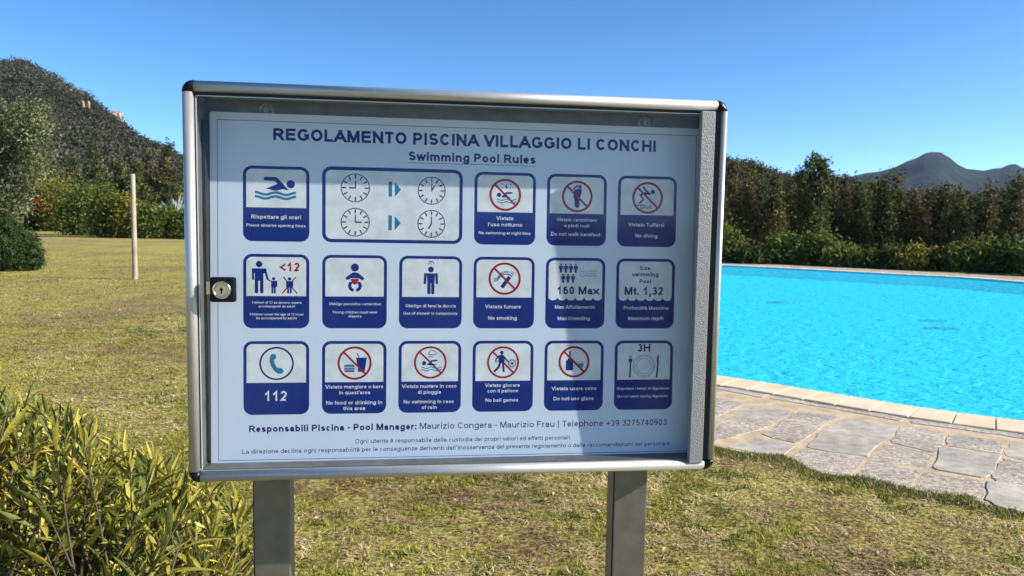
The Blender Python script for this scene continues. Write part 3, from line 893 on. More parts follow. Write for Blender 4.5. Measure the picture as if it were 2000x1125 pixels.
# dark needle shrub on the lawn
def needle_bush():
    g = G(18, 533)
    lobes = []
    k = g.y / F_PX
    for x, y, rx, ry in [(14, 452, 28, 30), (-30, 465, 50, 50), (45, 480, 26, 32), (20, 490, 40, 38), (62, 500, 19, 24), (-10, 505, 40, 28), (46, 514, 30, 18), (-70, 490, 60, 45), (12, 520, 34, 14)]:
        q = D(x, y, g.y + 0.8); lobes.append((q.x - g.x, random.uniform(-.2, .2), q.z, rx * k, rx * k, ry * k))
    make_tree("clipped_bush", (g.x, g.y + 0.8, 0), 0.7, lobes, 2600, 24, 0.10, 0.06, M_NEEDLE, M_BARK, "dark needle leaved bush standing on the lawn at the left edge", "bush", None, 44, r0=0.03, stems=1, rough=0.10, narrow=0.2, limbs=False)
needle_bush()

# pale agave on the hedge line
M_AGAVE = simple("pale_blue_agave", (0.42, 0.50, 0.46), 0.6, var=0.25, vscale=2)
def agave():
    c = D(343, 414, 54)
    root = empty("agave_plant", (c.x, c.y, c.z - 0.35)); tag(root, "pale blue green agave with stiff upright leaves above the low hedge by the sign", "agave")
    rng = random.Random(4)
    for i in range(26):
        a = rng.uniform(0, 2 * math.pi); el = rng.uniform(0.5, 1.45); L = rng.uniform(1.2, 1.75)
        d = Vector((math.cos(a) * math.cos(el), math.sin(a) * math.cos(el), math.sin(el)))
        s = d.cross(Vector((0, 0, 1))).normalized()
        bm = bmesh.new(); rings = []
        for t, w in ((0, .07), (.3, .10), (.7, .065), (1, .004)):
            p = d * L * t + Vector((d.x, d.y, 0)) * (t * t * 0.25)
            n = s.cross(d)
            rings.append([bm.verts.new(p - s * w), bm.verts.new(p + n * w * .35), bm.verts.new(p + s * w), bm.verts.new(p - n * w * .3)])
        for r0, r1 in zip(rings, rings[1:]):
            for q in range(4): bm.faces.new((r0[q], r0[(q + 1) % 4], r1[(q + 1) % 4], r1[q]))
        from_bm("leaf", bm, M_AGAVE, root)
agave()

# wooden pole on the lawn
M_POLE = simple("weathered_pale_wood", (0.50, 0.42, 0.31), 0.85, vscale=2.2, col2=(0.25, 0.20, 0.15), bmp=0.4, bscale=25, bdist=0.01, spec=0.2)
def pole():
    g = G(264, 546)
    h = D(263, 340, g.y).z
    bm = bmesh.new()
    pts = [(0, 0, -0.1)] + [(noise.noise(Vector((i, 2, 1))) * 0.012, noise.noise(Vector((i, 5, 3))) * 0.012, h * i / 8) for i in range(9)]
    r = 4.9 / F_PX * g.y
    tube(bm, pts, [r * 1.05] + [r * (1.05 - 0.02 * i + 0.05 * noise.noise(Vector((i, 7, 1)))) for i in range(9)], 12)
    o = from_bm("wooden_pole", bm, M_POLE); o.location = (g.x, g.y, 0)
    tag(o, "weathered round wooden pole standing alone on the lawn left of the sign", "pole")
pole()
# dry border at the hedge foot: a low strip of dead leaves
M_DIRT = simple("dry_leaf_litter", (0.22, 0.15, 0.09), 0.95, vscale=3, col2=(0.12, 0.085, 0.05), bmp=0.8, bscale=8, bdist=0.05, spec=0.05)
strip = [xy(G(*p)) for p in [(-60, 452), (70, 450), (150, 453), (240, 463.5), (330, 467), (420, 469), (420, 461), (250, 452), (-60, 440)]]
tag(sheet("hedge_bed", strip, [], 0.006, M_DIRT), kind="structure")

# ------------------------------------------------------------------ grass blades
POOLZONE = [tuple(p) for p in PAVE]
BARE = [(*xy(G(1540, 985)), .30), (*xy(G(1640, 1010)), .26), (*xy(G(1900, 1062)), .30), (*xy(G(1010, 1062)), .16), (*xy(G(1460, 905)), .22), (*xy(G(640, 960)), .15), (*xy(G(310, 690)), .5), (*xy(G(180, 760)), .4), (*xy(G(330, 590)), .8)]
def blade_field(name, ymin, ymax, xlo, xhi, dens, hmin, hmax, w, seed, label):
    rng = np.random.default_rng(seed)
    area = (ymax - ymin) * ((xhi - xlo) * (ymin + ymax) / 2)
    n = int(area * dens)
    y = np.sqrt(rng.uniform(ymin ** 2, ymax ** 2, n)); x = rng.uniform(xlo, xhi, n) * y
    P = np.stack([x, y], 1)
    jit = P + rng.normal(0, 0.045, P.shape) + (smooth_noise(P, 3.0, 31, 3)[:, None] - .5) * 0.22
    keep = ~inside(POOLZONE, jit)
    big = smooth_noise(P, 0.55, 11, 4); mid = smooth_noise(P, 3.1, 12, 4); clump = smooth_noise(P, 14, 13, 3)
    bare = np.zeros(n)
    for cx, cy, rr in BARE: bare = np.maximum(bare, np.exp(-((P[:, 0] - cx) ** 2 + (P[:, 1] - cy) ** 2) / rr ** 2))
    bare *= 0.5 + smooth_noise(P, 6, 51, 3)
    keep &= rng.random(n) > bare * 0.6
    keep &= rng.random(n) < np.clip(0.35 + (mid - 0.42) * 4 + (clump - .42) * 5.0, 0.08, 1) * (np.clip((34 - y) / 18, 0, 1) if ymax > 30 else 1)
    P, big, mid, clump, bare = P[keep], big[keep], mid[keep], clump[keep], bare[keep]; n = len(P)
    tuft = np.clip((clump - 0.45) * 5, 0, 1)
    h = rng.uniform(hmin, hmax, n) * (0.7 + 0.7 * tuft)
    a = rng.uniform(0, 2 * np.pi, n); lean = np.abs(rng.normal(0.75, 0.45, n))
    fleck = smooth_noise(P, 9 if ymax < 12 else 3.5, 17, 3)
    dead = rng.random(n) < np.clip(0.26 + (0.52 - mid) * 2.0 + (0.5 - big) * 1.4 + (fleck - .5) * 3.2 + bare, 0.03, 0.95)
    lean = np.where(dead, lean + 0.9, lean)
    d = np.stack([np.cos(a), np.sin(a)], 1); s = np.stack([-np.sin(a), np.cos(a)], 1)
    W = w * rng.uniform(0.6, 1.3, n)
    cl, sl = np.cos(np.minimum(lean, 1.5)), np.sin(np.minimum(lean, 1.5))
    z0 = np.where(dead, rng.uniform(0, 0.012, n), -0.004)
    def pt(t, side, drop):
        q = np.zeros((n, 3))
        q[:, 0] = P[:, 0] + d[:, 0] * sl * h * t + s[:, 0] * side * W; q[:, 1] = P[:, 1] + d[:, 1] * sl * h * t + s[:, 1] * side * W
        q[:, 2] = z0 + cl * h * t * (1 - drop * t) ; return q
    b0, b1 = pt(0, -.5, 0), pt(0, .5, 0); m0, m1 = pt(.55, -.42, 0), pt(.55, .42, 0); tp = pt(1, 0.05, .25)
    V = np.concatenate([np.stack([b0, b1, m1, m0], 1), np.stack([m0, m1, tp, tp], 1)], 0)
    V4 = V[:n]; T3 = V[n:, :3]
    green = np.array([[0.055, 0.095, 0.012]]); ygreen = np.array([[0.37, 0.35, 0.045]]); straw = np.array([[0.80, 0.65, 0.34]]); brown = np.array([[0.24, 0.13, 0.06]])
    u = np.clip(rng.normal(0.60, 0.26, n) + (mid - .5) * 0.8 + (smooth_noise(P, 11, 19, 3) - .5) * 2.4 + (smooth_noise(P, 1.4, 23, 3) - .5) * 1.2, 0, 1)[:, None]
    colr = green * (1 - u) + ygreen * u
    v = np.clip(rng.normal(.5, .3, n) + (big - .42) * 3.0 - bare * .9, 0, 1)[:, None]
    cd = straw * v + brown * (1 - v)
    colr = np.where(dead[:, None], cd, colr)
    me4 = quads_mesh(name, V4, colr); 
    tri_all = np.concatenate([T3], 0)
    # join quads and tips
    nq, ntg = n, n
    me = bpy.data.meshes.new(name)
    co = np.concatenate([V4.reshape(-1, 3), T3.reshape(-1, 3)]).astype(np.float32)
    me.vertices.add(len(co)); me.vertices.foreach_set("co", co.reshape(-1))
    me.loops.add(len(co)); me.loops.foreach_set("vertex_index", np.arange(len(co), dtype=np.int32))
    me.polygons.add(2 * n)
    me.polygons.foreach_set("loop_start", np.concatenate([np.arange(n) * 4, 4 * n + np.arange(n) * 3]).astype(np.int32))
    me.polygons.foreach_set("loop_total", np.concatenate([np.full(n, 4), np.full(n, 3)]).astype(np.int32))
    me.update(calc_edges=True)
    at = me.attributes.new("tint", 'FLOAT_COLOR', 'POINT')
    c4 = np.concatenate([colr, np.ones((n, 1))], 1)
    at.data.foreach_set("color", np.concatenate([np.repeat(c4, 4, 0), np.repeat(c4, 3, 0)]).astype(np.float32).reshape(-1))
    bpy.data.meshes.remove(me4)
    o = link(name, me, None, [M_GRASS]); tag(o, label, "grass", kind="stuff")
    return n
def grass_material():
    m, nt, out = mat_new("grass_blades")
    a = node(nt, "ShaderNodeAttribute", _attribute_name="tint")
    p = node(nt, "ShaderNodeBsdfPrincipled", Roughness=0.6); p.inputs["Specular IOR Level"].default_value = 0.25
    t = nt.nodes.new("ShaderNodeBsdfTranslucent"); mx = node(nt, "ShaderNodeMixShader", Fac=0.3)
    nt.links.new(a.outputs["Color"], p.inputs["Base Color"]); nt.links.new(a.outputs["Color"], t.inputs["Color"])
    nt.links.new(p.outputs[0], mx.inputs[1]); nt.links.new(t.outputs[0], mx.inputs[2]); nt.links.new(mx.outputs[0], out.inputs[0])
    return m
M_GRASS = grass_material()
blade_field("lawn_grass", 2.6, 5.4, -0.95, 0.88, 10500, 0.014, 0.042, 0.0050, 1, "short yellow green lawn grass with dead straw around the sign posts")
blade_field("lawn_grass", 5.4, 10.5, -1.0, 0.72, 3900, 0.016, 0.042, 0.0075, 2, "patchy green and straw coloured lawn grass on both sides of the sign")
blade_field("lawn_grass", 10.5, 34, -0.95, 0.30, 400, 0.02, 0.045, 0.016, 3, "sunlit yellow green lawn grass further back around the wooden pole")

# longer tufts hanging over the edge of the paving
def edge_tufts():
    rng = np.random.default_rng(9)
    E_ = np.array(EDGE); seg = np.linalg.norm(np.diff(E_, axis=0), axis=1); s = np.concatenate([[0], np.cumsum(seg)])
    n = 5200; tt = rng.uniform(0, s[-1], n)
    x = np.interp(tt, s, E_[:, 0]); y = np.interp(tt, s, E_[:, 1])
    wob = (smooth_noise(np.stack([tt * 1.0, tt * 0 + 3], 1), 3.2, 41, 4) - 0.48) * 0.20
    nrm = np.array([0.66, 0.75]); o = wob - np.abs(rng.normal(0, 0.07, n)) + 0.02
    P = np.stack([x, y], 1) + nrm * o[:, None]
    h = rng.uniform(0.012, 0.036, n) * (0.6 + smooth_noise(np.stack([tt, tt * 0 + 1], 1), 5, 47, 3)); a = rng.normal(math.atan2(.75, .66), 1.3, n); le = rng.uniform(.2, 1.2, n)
    d = np.stack([np.cos(a) * np.sin(le), np.sin(a) * np.sin(le), np.cos(le)], 1) * h[:, None]; sd = np.stack([-np.sin(a), np.cos(a), a * 0], 1) * 0.0028
    B = np.stack([P[:, 0], P[:, 1], np.full(n, 0.008)], 1)
    V = np.stack([B - sd, B + sd, B + d * .6 + sd * .8, B + d], 1)
    u = np.clip(rng.normal(.5, .3, n), 0, 1)[:, None]
    c = np.array([[0.055, 0.095, 0.012]]) * (1 - u) + np.array([[0.30, 0.30, 0.035]]) * u
    dead = (rng.random(n) < .35)[:, None]; c = np.where(dead, np.array([[0.42, 0.32, 0.16]]) * rng.uniform(.4, 1.2, (n, 1)), c)
    o_ = link("edge_grass", quads_mesh("edge_grass", V, c), None, [M_GRASS]); tag(o_, "grass tufts hanging over the edge of the stone paving", "grass", kind="stuff")
edge_tufts()
def leaf_litter():
    """dry leaf crumbs lying in the grass"""
    rng = np.random.default_rng(61)
    n = 5200; y = np.sqrt(rng.uniform(2.8 ** 2, 8.5 ** 2, n)); x = rng.uniform(-.76, .76, n) * y; P = np.stack([x, y], 1)
    k = ~inside(POOLZONE, P) & (rng.random(n) < smooth_noise(P, 1.8, 63, 4) * 1.3); P = P[k]; n = len(P)
    a = rng.uniform(0, 6.28, n); L = rng.uniform(.006, .016, n)[:, None]
    d = np.stack([np.cos(a), np.sin(a), rng.normal(0, .3, n)], 1); e = np.stack([-np.sin(a), np.cos(a), rng.normal(0, .3, n)], 1)
    C = np.stack([P[:, 0], P[:, 1], rng.uniform(.010, .026, n)], 1)
    V = np.stack([C - d * L, C + e * L * .45, C + d * L, C - e * L * .45], 1)
    c = np.array([[.62, .50, .34]]) * rng.uniform(.15, 1.15, (n, 1))
    o_ = link("leaf_litter", quads_mesh("leaf_litter", V, c), None, [M_GRASS]); tag(o_, "dry leaf crumbs and straw scattered over the lawn", "leaf litter", kind="stuff")
leaf_litter()

# ------------------------------------------------------------------ oleander in the near left corner
M_LEAVES = []
for nm, d, mcol, l in (("oleander_leaf_green", (0.040, 0.058, 0.011), (0.11, 0.135, 0.026), (0.21, 0.23, 0.05)), ("oleander_leaf_olive", (0.13, 0.13, 0.018), (0.28, 0.26, 0.036), (0.42, 0.37, 0.07)), ("oleander_leaf_yellow", (0.30, 0.25, 0.04), (0.52, 0.43, 0.08), (0.68, 0.58, 0.16))):
    m, nt, out = mat_new(nm)
    tc = nt.nodes.new("ShaderNodeTexCoord"); nn = noise_node(nt, 28, 4, 0.6)
    r = ramp(nt, nn.outputs["Fac"], [(0.32, d), (0.5, mcol), (0.7, l)])
    p = node(nt, "ShaderNodeBsdfPrincipled", Roughness=0.5); p.inputs["Specular IOR Level"].default_value = 0.25
    t = nt.nodes.new("ShaderNodeBsdfTranslucent"); mx = node(nt, "ShaderNodeMixShader", Fac=0.28)
    nt.links.new(r.outputs[0], p.inputs["Base Color"]); nt.links.new(r.outputs[0], t.inputs["Color"])
    nt.links.new(p.outputs[0], mx.inputs[1]); nt.links.new(t.outputs[0], mx.inputs[2]); nt.links.new(mx.outputs[0], out.inputs[0])
    M_LEAVES.append(m)

def leaf_shape(L, W, curl, fold):
    """one lance-shaped leaf along +X, folded on its midrib, as vertex rows"""
    rows = []
    for t, w in ((0, .04), (.14, .45), (.38, .95), (.62, .9), (.84, .5), (1, .02)):
        x = L * t; z = -curl * t * t * L; hw = W * w * .5
        rows.append([(x, -hw, z + fold * hw), (x, 0, z), (x, hw, z + fold * hw)])
    V = [v for r in rows for v in r]; F = []
    for i in range(5):
        for j in range(2):
            a = i * 3 + j; F.append((a, a + 1, a + 4, a + 3))
    return np.array(V), F

def oleander():
    rng = np.random.default_rng(21)
    base = Vector((-1.30, 2.25, 0))
    root = empty("oleander_bush", base)
    tag(root, "yellowing oleander bush with long narrow leaves in the near left corner", "bush")
    shapes = [leaf_shape(1, 0.145, .12, .5), leaf_shape(1, 0.13, .3, .35), leaf_shape(1, 0.16, -.05, .6)]
    meshes = {}
    for si, (V, F) in enumerate(shapes):
        for mi in range(3):
            me = bpy.data.meshes.new("leaf"); me.from_pydata([tuple(v) for v in V], [], F)
            for p in me.polygons: p.use_smooth = True
            me.materials.append(M_LEAVES[mi]); meshes[(si, mi)] = me
    def top(x, y):    # the bush's outline: its top falls away towards the sign
        s = np.interp(x / y, [-0.85, -0.66, -0.58, -0.50, -0.40, -0.34], [0.235, 0.240, 0.262, 0.305, 0.350, 0.385])
        return 1.5 - s * y
    leaves = []; bm = bmesh.new()
    n_sh = 760
    for i in range(n_sh):
        y = rng.uniform(1.86, 2.85); x = rng.uniform(-2.25, -0.365 * y)
        edge = max(0.0, (abs(y - 2.15) - .3) / .6) if y < 2.15 else 0.0
        zt = top(x, y) * (1 - 0.28 * edge ** 2) * rng.uniform(0.52, 1.0)
        if rng.random() < 0.12: zt *= 1.05
        tip = Vector((x, y, zt)) - base
        foot = Vector((tip.x * 0.35, tip.y * 0.35, 0.0))
        mid = tip - Vector((rng.normal(0, .12) + tip.x * .12, rng.normal(0, .12), 0.30 * zt / .8))
        prev = mid + (tip - mid) * 0.4
        if i % 4 == 0: tube(bm, [foot, mid, prev, tip], [0.0055, 0.004, 0.003, 0.0018], 4, cap=False)
        else: tube(bm, [mid, prev, tip], [0.004, 0.003, 0.0018], 4, cap=False)
        ax = (tip - mid).normalized()
        side = ax.cross(Vector((0.2, 0.3, 1))).normalized(); up2 = ax.cross(side)
        nl = rng.integers(11, 19); ph = rng.uniform(0, 6.28)
        warm = rng.normal(0, .22)
        for k in range(nl):
            t = k / nl
            p = tip - ax * (0.005 + 0.24 * t ** 1.1)
            ang = ph + k * 2.2
            rad = side * math.cos(ang) + up2 * math.sin(ang)
            spread = 0.35 + 0.75 * t + rng.normal(0, .12)
            d = (ax * math.cos(spread) + rad * math.sin(spread)).normalized()
            L = rng.uniform(0.045, 0.100) * (0.75 + 0.5 * min(1, t * 3))
            u = rng.random() + warm
            mi = 0 if u < 0.34 else (1 if u < 0.74 else 2)
            leaves.append((p, d, rad, L, int(rng.integers(0, 3)), mi))
    from_bm("stems", bm, simple("oleander_stem", (0.10, 0.075, 0.045), 0.8, var=0.4, vscale=30), root)
    # the leaves that show largest come as parts, the rest as one mass
    def matrix(lf):
        p, d, rad, L, si, mi = lf
        xax = d; zax = (ROTJ(rad, d)); yax = zax.cross(xax).normalized(); zax = xax.cross(yax).normalized()
        M = Matrix((xax * L, yax * L, zax * L)).transposed().to_4x4(); M.translation = p
        return M
    def ROTJ(rad, d):
        z = Vector((0.0, 0.0, 1.0)) + rad * 0.25 + Vector((rng.normal(0, .35), rng.normal(0, .35), 0))
        return z
    def score(lf):
        w = lf[0] + base + lf[1] * lf[3] * .5
        q = Vector(ROT.T @ (np.array(w) - EYE))
        sx, sy = 1000 + F_PX * q.x / -q.z, 562 - F_PX * q.y / -q.z
        vis = (0 < sx < 560) and (760 < sy < 1125)
        return (lf[3] / max(w.length, .1)) * (1 if vis else 0) * (1.0 if w.y < 2.3 else 0.6) * (w.z + .2)
    leaves.sort(key=score, reverse=True)
    for lf in leaves[:300]:
        o = bpy.data.objects.new("leaf", meshes[(lf[4], lf[5])]); COL.objects.link(o); o.parent = root; o.matrix_local = matrix(lf)
    V_all, F_all, MI = [], [], []; off = 0
    for lf in leaves[300:]:
        V, F = shapes[lf[4]]; M = np.array(matrix(lf)); W = V @ M[:3, :3].T + M[:3, 3]
        V_all.append(W); F_all.append(np.array(F) + off); off += len(V); MI += [lf[5]] * len(F)
    me = bpy.data.meshes.new("foliage"); me.from_pydata(np.concatenate(V_all).tolist(), [], np.concatenate(F_all).tolist())
    for m in M_LEAVES: me.materials.append(m)
    me.polygons.foreach_set("material_index", MI)
    me.polygons.foreach_set("use_smooth", [True] * len(MI))
    o = link("foliage", me, root); o["kind"] = "stuff"
oleander()

# ------------------------------------------------------------------ the notice board
SIGN_O = Vector((-0.55408, 1.30135, 1.72666)); SIGN_YAW = 0.131728
board = empty("notice_board", (SIGN_O.x, SIGN_O.y, 0), SIGN_YAW)
tag(board, "locking aluminium display case on two metal posts with clear door, in front of the pool", "notice board")
ZT = SIGN_O.z                        # height of the case's top edge; local x right, y back, z up
W_, H_, DEP = 0.950, 0.6865, 0.085
def alu(name, col, rough, streak):
    m, nt, out = mat_new(name)
    p = node(nt, "ShaderNodeBsdfPrincipled", Roughness=rough, Metallic=0.6)
    n1 = noise_node(nt, 9, 6, 0.7); r = ramp(nt, n1.outputs["Fac"], [(0.3, tuple(c * .82 for c in col)), (0.7, col)])
    n2 = noise_node(nt, 900, 2, 0.5); r2 = ramp(nt, n2.outputs["Fac"], [(0.35, (.9, .9, .9)), (.65, (1.04, 1.04, 1.04))])
    mu = node(nt, "ShaderNodeMix", _data_type='RGBA', _blend_type='MULTIPLY', Factor=1.0)
    nt.links.new(r.outputs[0], mu.inputs["A"]); nt.links.new(r2.outputs[0], mu.inputs["B"]); nt.links.new(mu.outputs["Result"], p.inputs["Base Color"])
    b = bump(nt, n2.outputs["Fac"], streak, 0.0004); nt.links.new(b.outputs[0], p.inputs["Normal"])
    nt.links.new(p.outputs[0], out.inputs[0]); return m
M_ALU = alu("anodised_aluminium", (0.60, 0.60, 0.59), 0.42, 0.15)
M_POST = simple("brushed_post_metal", (0.20, 0.188, 0.165), 0.45, metal=0.5, var=0.22, vscale=30, bmp=0.2, bscale=400, bdist=0.0006, rvar=.08)
M_PLAST = simple("black_plastic", (0.005, 0.005, 0.006), 0.38, spec=0.25, rvar=.1, vscale=60)
M_SEAL_SHADE = simple("black_rubber_and_gap_shade", (0.012, 0.014, 0.015), 0.75)  # black of the seals, also of the strip painted as gap shade
M_GALV = simple("galvanised_sheet", (0.17, 0.175, 0.175), 0.55, metal=0.35, var=0.35, vscale=25, rvar=.1)
M_CHROME = simple("chrome", (0.75, 0.75, 0.74), 0.16, metal=1.0)
M_SCREW = simple("zinc_screw", (0.35, 0.34, 0.31), 0.45, metal=0.7, var=.4, vscale=200)
def bar_material():
    m, nt, out = mat_new("textured_grey_paint")
    p = node(nt, "ShaderNodeBsdfPrincipled", Roughness=0.5, Metallic=0.1)
    p.inputs["Base Color"].default_value = (0.29, 0.292, 0.29, 1)
    vo = nt.nodes.new("ShaderNodeTexCoord"); n1 = noise_node(nt, 420, 3, 0.6, 0.3)
    b = bump(nt, n1.outputs["Fac"], 0.8, 0.0020); nt.links.new(b.outputs[0], p.inputs["Normal"]); nt.links.new(p.outputs[0], out.inputs[0]); return m
M_BAR = bar_material()
M_EDGE = simple("acrylic_edge", (0.72, 0.74, 0.74), 0.3)

TW = 0.0190
def rail_profile(w):
    r = w / 2; pts = [(0.0, DEP)]
    for k in range(13):
        a = math.pi * k / 12
        pts.append((r - r * math.cos(a), r - r * math.sin(a)))
    pts.append((w, DEP))
    return pts
def rail(name, along, start, end, mat, TW=TW):
    """along = 'top' 'bottom' 'left' 'right'; the profile's first side is the outer one"""
    prof = rail_profile(TW); bm = bmesh.new(); ends = []
    for s in (start, end):
        ring = []
        for a, d in prof:
            if along == 'top': co = (s, d, ZT - a)
            elif along == 'bottom': co = (s, d, ZT - H_ + a)
            elif along == 'left': co = (a, d, ZT + s)
            else: co = (W_ - a, d, ZT + s)
            ring.append(bm.verts.new(co))
        ends.append(ring)
    n = len(prof)
    for i in range(n):
        f = bm.faces.new((ends[0][i], ends[0][(i + 1) % n], ends[1][(i + 1) % n], ends[1][i])); f.smooth = 0 < i < n - 2
    bm.faces.new(ends[0]); bm.faces.new(ends[1][::-1])
    bmesh.ops.recalc_face_normals(bm, faces=bm.faces)
    return from_bm(name, bm, mat, board)
CAP = 0.0195
rail("frame_rail", 'top', CAP, W_ - CAP, M_ALU)
rail("frame_rail", 'bottom', CAP, W_ - CAP, M_ALU)
rail("frame_rail", 'left', -CAP, -H_ + CAP, M_ALU)
rail("frame_rail", 'right', -CAP, -H_ + CAP, M_ALU, 0.0120)
# corner caps: rounded black mouldings a hair proud of the rails
def corner(sx, sz):
    bm = bmesh.new(); R = 0.0185; pts = []
    e = 0.0006
    for k in range(9):
        a = math.pi / 2 * k / 8
        pts.append((R - (R + e) * math.sin(a), R - (R + e) * math.cos(a)))     # outer round corner
    pts.append((-e, CAP)); pts.append((CAP + 0.0005, CAP)); pts.insert(0, (CAP, -e))
    # pts: (inward x, inward z) from the corner
    layers = [(DEP - .001, 0.0), (0.0085, 0.0), (0.0035, 0.0018), (0.0008, 0.0048), (-0.0012, 0.0092)]
    rings = []
    cx = cz = CAP * 0.62
    for d, ins in layers:
        ring = []
        for a, b in pts:
            v = Vector((a - cx, b - cz)); L = v.length; k = max(0.0, 1 - ins / L)
            a2, b2 = cx + v.x * k, cz + v.y * k
            x = a2 if sx < 0 else W_ - a2; z = ZT - b2 if sz > 0 else ZT - H_ + b2
            ring.append(bm.verts.new((x, d, z)))
        rings.append(ring)
    n = len(pts)
    for r0, r1 in zip(rings, rings[1:]):
        for i in range(n):
            f = bm.faces.new((r0[i], r0[(i + 1) % n], r1[(i + 1) % n], r1[i])); f.smooth = True
    bm.faces.new(rings[0]); bm.faces.new(rings[-1][::-1])
    bmesh.ops.recalc_face_normals(bm, faces=bm.faces)
    from_bm("corner_cap", bm, M_PLAST, board)
for sx in (-1, 1):
    for sz in (-1, 1): corner(sx, sz)
def bx(name, x0, x1, y0, y1, z0, z1, mat, parent=board, bev=0.0):
    bm = bmesh.new(); box(bm, x0, x1, y0, y1, ZT + z0, ZT + z1, bev)
    return from_bm(name, bm, mat, parent)
bx("back_panel", 0.0192, W_ - 0.0192, 0.0785, 0.0835, -H_ + 0.0192, -0.0192, M_GALV)
# dark seal under the top rail and down the inner sides
bx("door_seal", CAP + .0005, 0.8985, 0.0065, 0.0125, -0.0232, -0.0192, M_SEAL_SHADE)
bx("door_seal", 0.0192, 0.0212, 0.0085, 0.0135, -H_ + 0.024, -0.0235, M_SEAL_SHADE)
bx("door_seal", 0.9258, 0.9379, 0.0045, 0.0600, -H_ + 0.0200, -0.0200, M_SEAL_SHADE)  # seal widened; its black also stands in for the rail's shaded side
bx("hinge_bar", 0.8995, 0.9255, -0.0015, 0.0120, -0.6720, -0.0205, M_BAR, bev=0.0012)
M_ACRYL = clear_sheet("clear_acrylic", (0.95, 0.965, 0.97), spec_scale=0.3, rough=0.06, dirt=0.018)
door = bx("clear_door", 0.0222, 0.8988, 0.0085, 0.0120, -0.6668, -0.0245, M_ACRYL)
bx("polished_edge", 0.0224, 0.8988, 0.0078, 0.0084, -0.0254, -0.0242, M_EDGE, door)
bx("polished_edge", 0.0215, 0.0228, 0.0078, 0.0084, -0.6660, -0.0256, M_EDGE, door)
# aluminium trim lining the inside of the case, with its bright lip
bx("inner_trim", 0.0194, 0.0205, 0.0140, 0.0780, -H_ + 0.0205, -0.0245, M_GALV)
bx("inner_trim", 0.0210, 0.9250, 0.0140, 0.0780, -H_ + 0.0194, -H_ + 0.0204, M_GALV)
# black strip standing in for the shaded gap at the sheet's left edge
bx("gap_shade_strip", 0.0207, 0.0262, 0.0440, 0.0780, -0.6600, -0.0600, M_SEAL_SHADE)
# lock
lock = bx("lock", 0.0421, 0.0842, -0.0060, 0.0084, -0.3706, -0.3279, M_PLAST, bev=0.0038)
def disc(name, cx, cz, r, y0, y1, mat, parent, seg=32, r2=None, bev=True):
    bm = bmesh.new(); rings = []
    prof = [(r, y1), (r, y0 + (r * .12 if bev else 0)), (r * .9 if bev else r, y0)] + ([(r2, y0), (r2, y0 + 0.0025)] if r2 else [])
    for rr, y in prof: rings.append([bm.verts.new((cx + rr * math.cos(2 * math.pi * k / seg), y, ZT + cz + rr * math.sin(2 * math.pi * k / seg))) for k in range(seg)])
    for a, b in zip(rings, rings[1:]):
        for k in range(seg):
            f = bm.faces.new((a[k], a[(k + 1) % seg], b[(k + 1) % seg], b[k])); f.smooth = True
    bm.faces.new(rings[-1])
    bm.faces.new(rings[0][::-1])
    bmesh.ops.recalc_face_normals(bm, faces=bm.faces)
    return from_bm(name, bm, mat, parent)
KC = (0.0628, -0.3492)
disc("lock_barrel", KC[0], KC[1], 0.0152, -0.0112, -0.0061, M_CHROME, lock, r2=0.0118)
disc("lock_plug", KC[0], KC[1], 0.0108, -0.0106, -0.0088, M_CHROME, lock)
bm = bmesh.new(); box(bm, KC[0] - .0010, KC[0] + .0010, -0.0112, -0.0107, ZT + KC[1] - .0060, ZT + KC[1] + .0045)
bmesh.ops.create_cone(bm, cap_ends=True, segments=12, radius1=.0026, radius2=.0026, depth=.0005, matrix=Matrix.Translation((KC[0], -0.01095, ZT + KC[1] + .001)) @ Matrix.Rotation(math.pi / 2, 4, 'X'))
from_bm("keyhole", bm, M_PLAST, lock)
bx("latch_plate", 0.0345, 0.0419, 0.0050, 0.0083, -0.3580, -0.3360, M_CHROME, lock, bev=0.0006)
# fixings that hold the panel to the posts
for u in (0.1239, 0.8168):
    w = disc("washer", u, -0.0350, 0.0135, 0.0765, 0.0784, M_SCREW, board, r2=0.0065)
    disc("bolt_head", u, -0.0350, 0.0052, 0.0735, 0.0764, M_SCREW, w, seg=6, bev=False)
# posts, square tube with a seam groove
for x0, x1 in ((0.0922, 0.1580), (0.7815, 0.8485)):
    bm = bmesh.new()
    box(bm, x0, x1, 0.0870, 0.1420, -0.12, ZT - 0.02, 0.0022)
    p = from_bm("post", bm, M_POST, board)
    bm = bmesh.new(); box(bm, x0 - 0.0015, x0 + 0.0015, 0.0885, 0.0912, 0.0, ZT - H_ - .001)
    from_bm("seam", bm, M_SEAL_SHADE, p)

# ------------------------------------------------------------------ printed rules sheet
BLp = Vector((-0.53342244, 1.35250652, 1.05705337)); AX = Vector((0.991342427, 0.131294922, -0.001354908)); BX = Vector((-0.003768689, 0.038767235, 0.999241161)); NX = AX.cross(BX).normalized()
M_PAPER = simple("white_poster_paper", (0.68, 0.76, 0.88), 0.5, var=0.06, vscale=3, spec=0.1)
def print_mat(name, col, spec=0.08):
    return simple(name, col, 0.5, var=0.18, vscale=30, spec=spec)
M_NAVY = print_mat("navy_print", (0.002, 0.028, 0.22)); M_INK = print_mat("dark_blue_ink", (0.004, 0.018, 0.15)); M_WHITE = print_mat("white_print", (0.80, 0.83, 0.85)); M_RED = print_mat("red_print", (0.36, 0.012, 0.018)); M_CYAN = print_mat("light_blue_print", (0.018, 0.20, 0.40)); M_DARK = print_mat("grey_blue_print", (0.02, 0.045, 0.12))
PRINT = [M_NAVY, M_INK, M_WHITE, M_RED, M_CYAN, M_DARK]
CI = {'b': 0, 'i': 1, 'w': 2, 'r': 3, 'c': 4, 'd': 5}

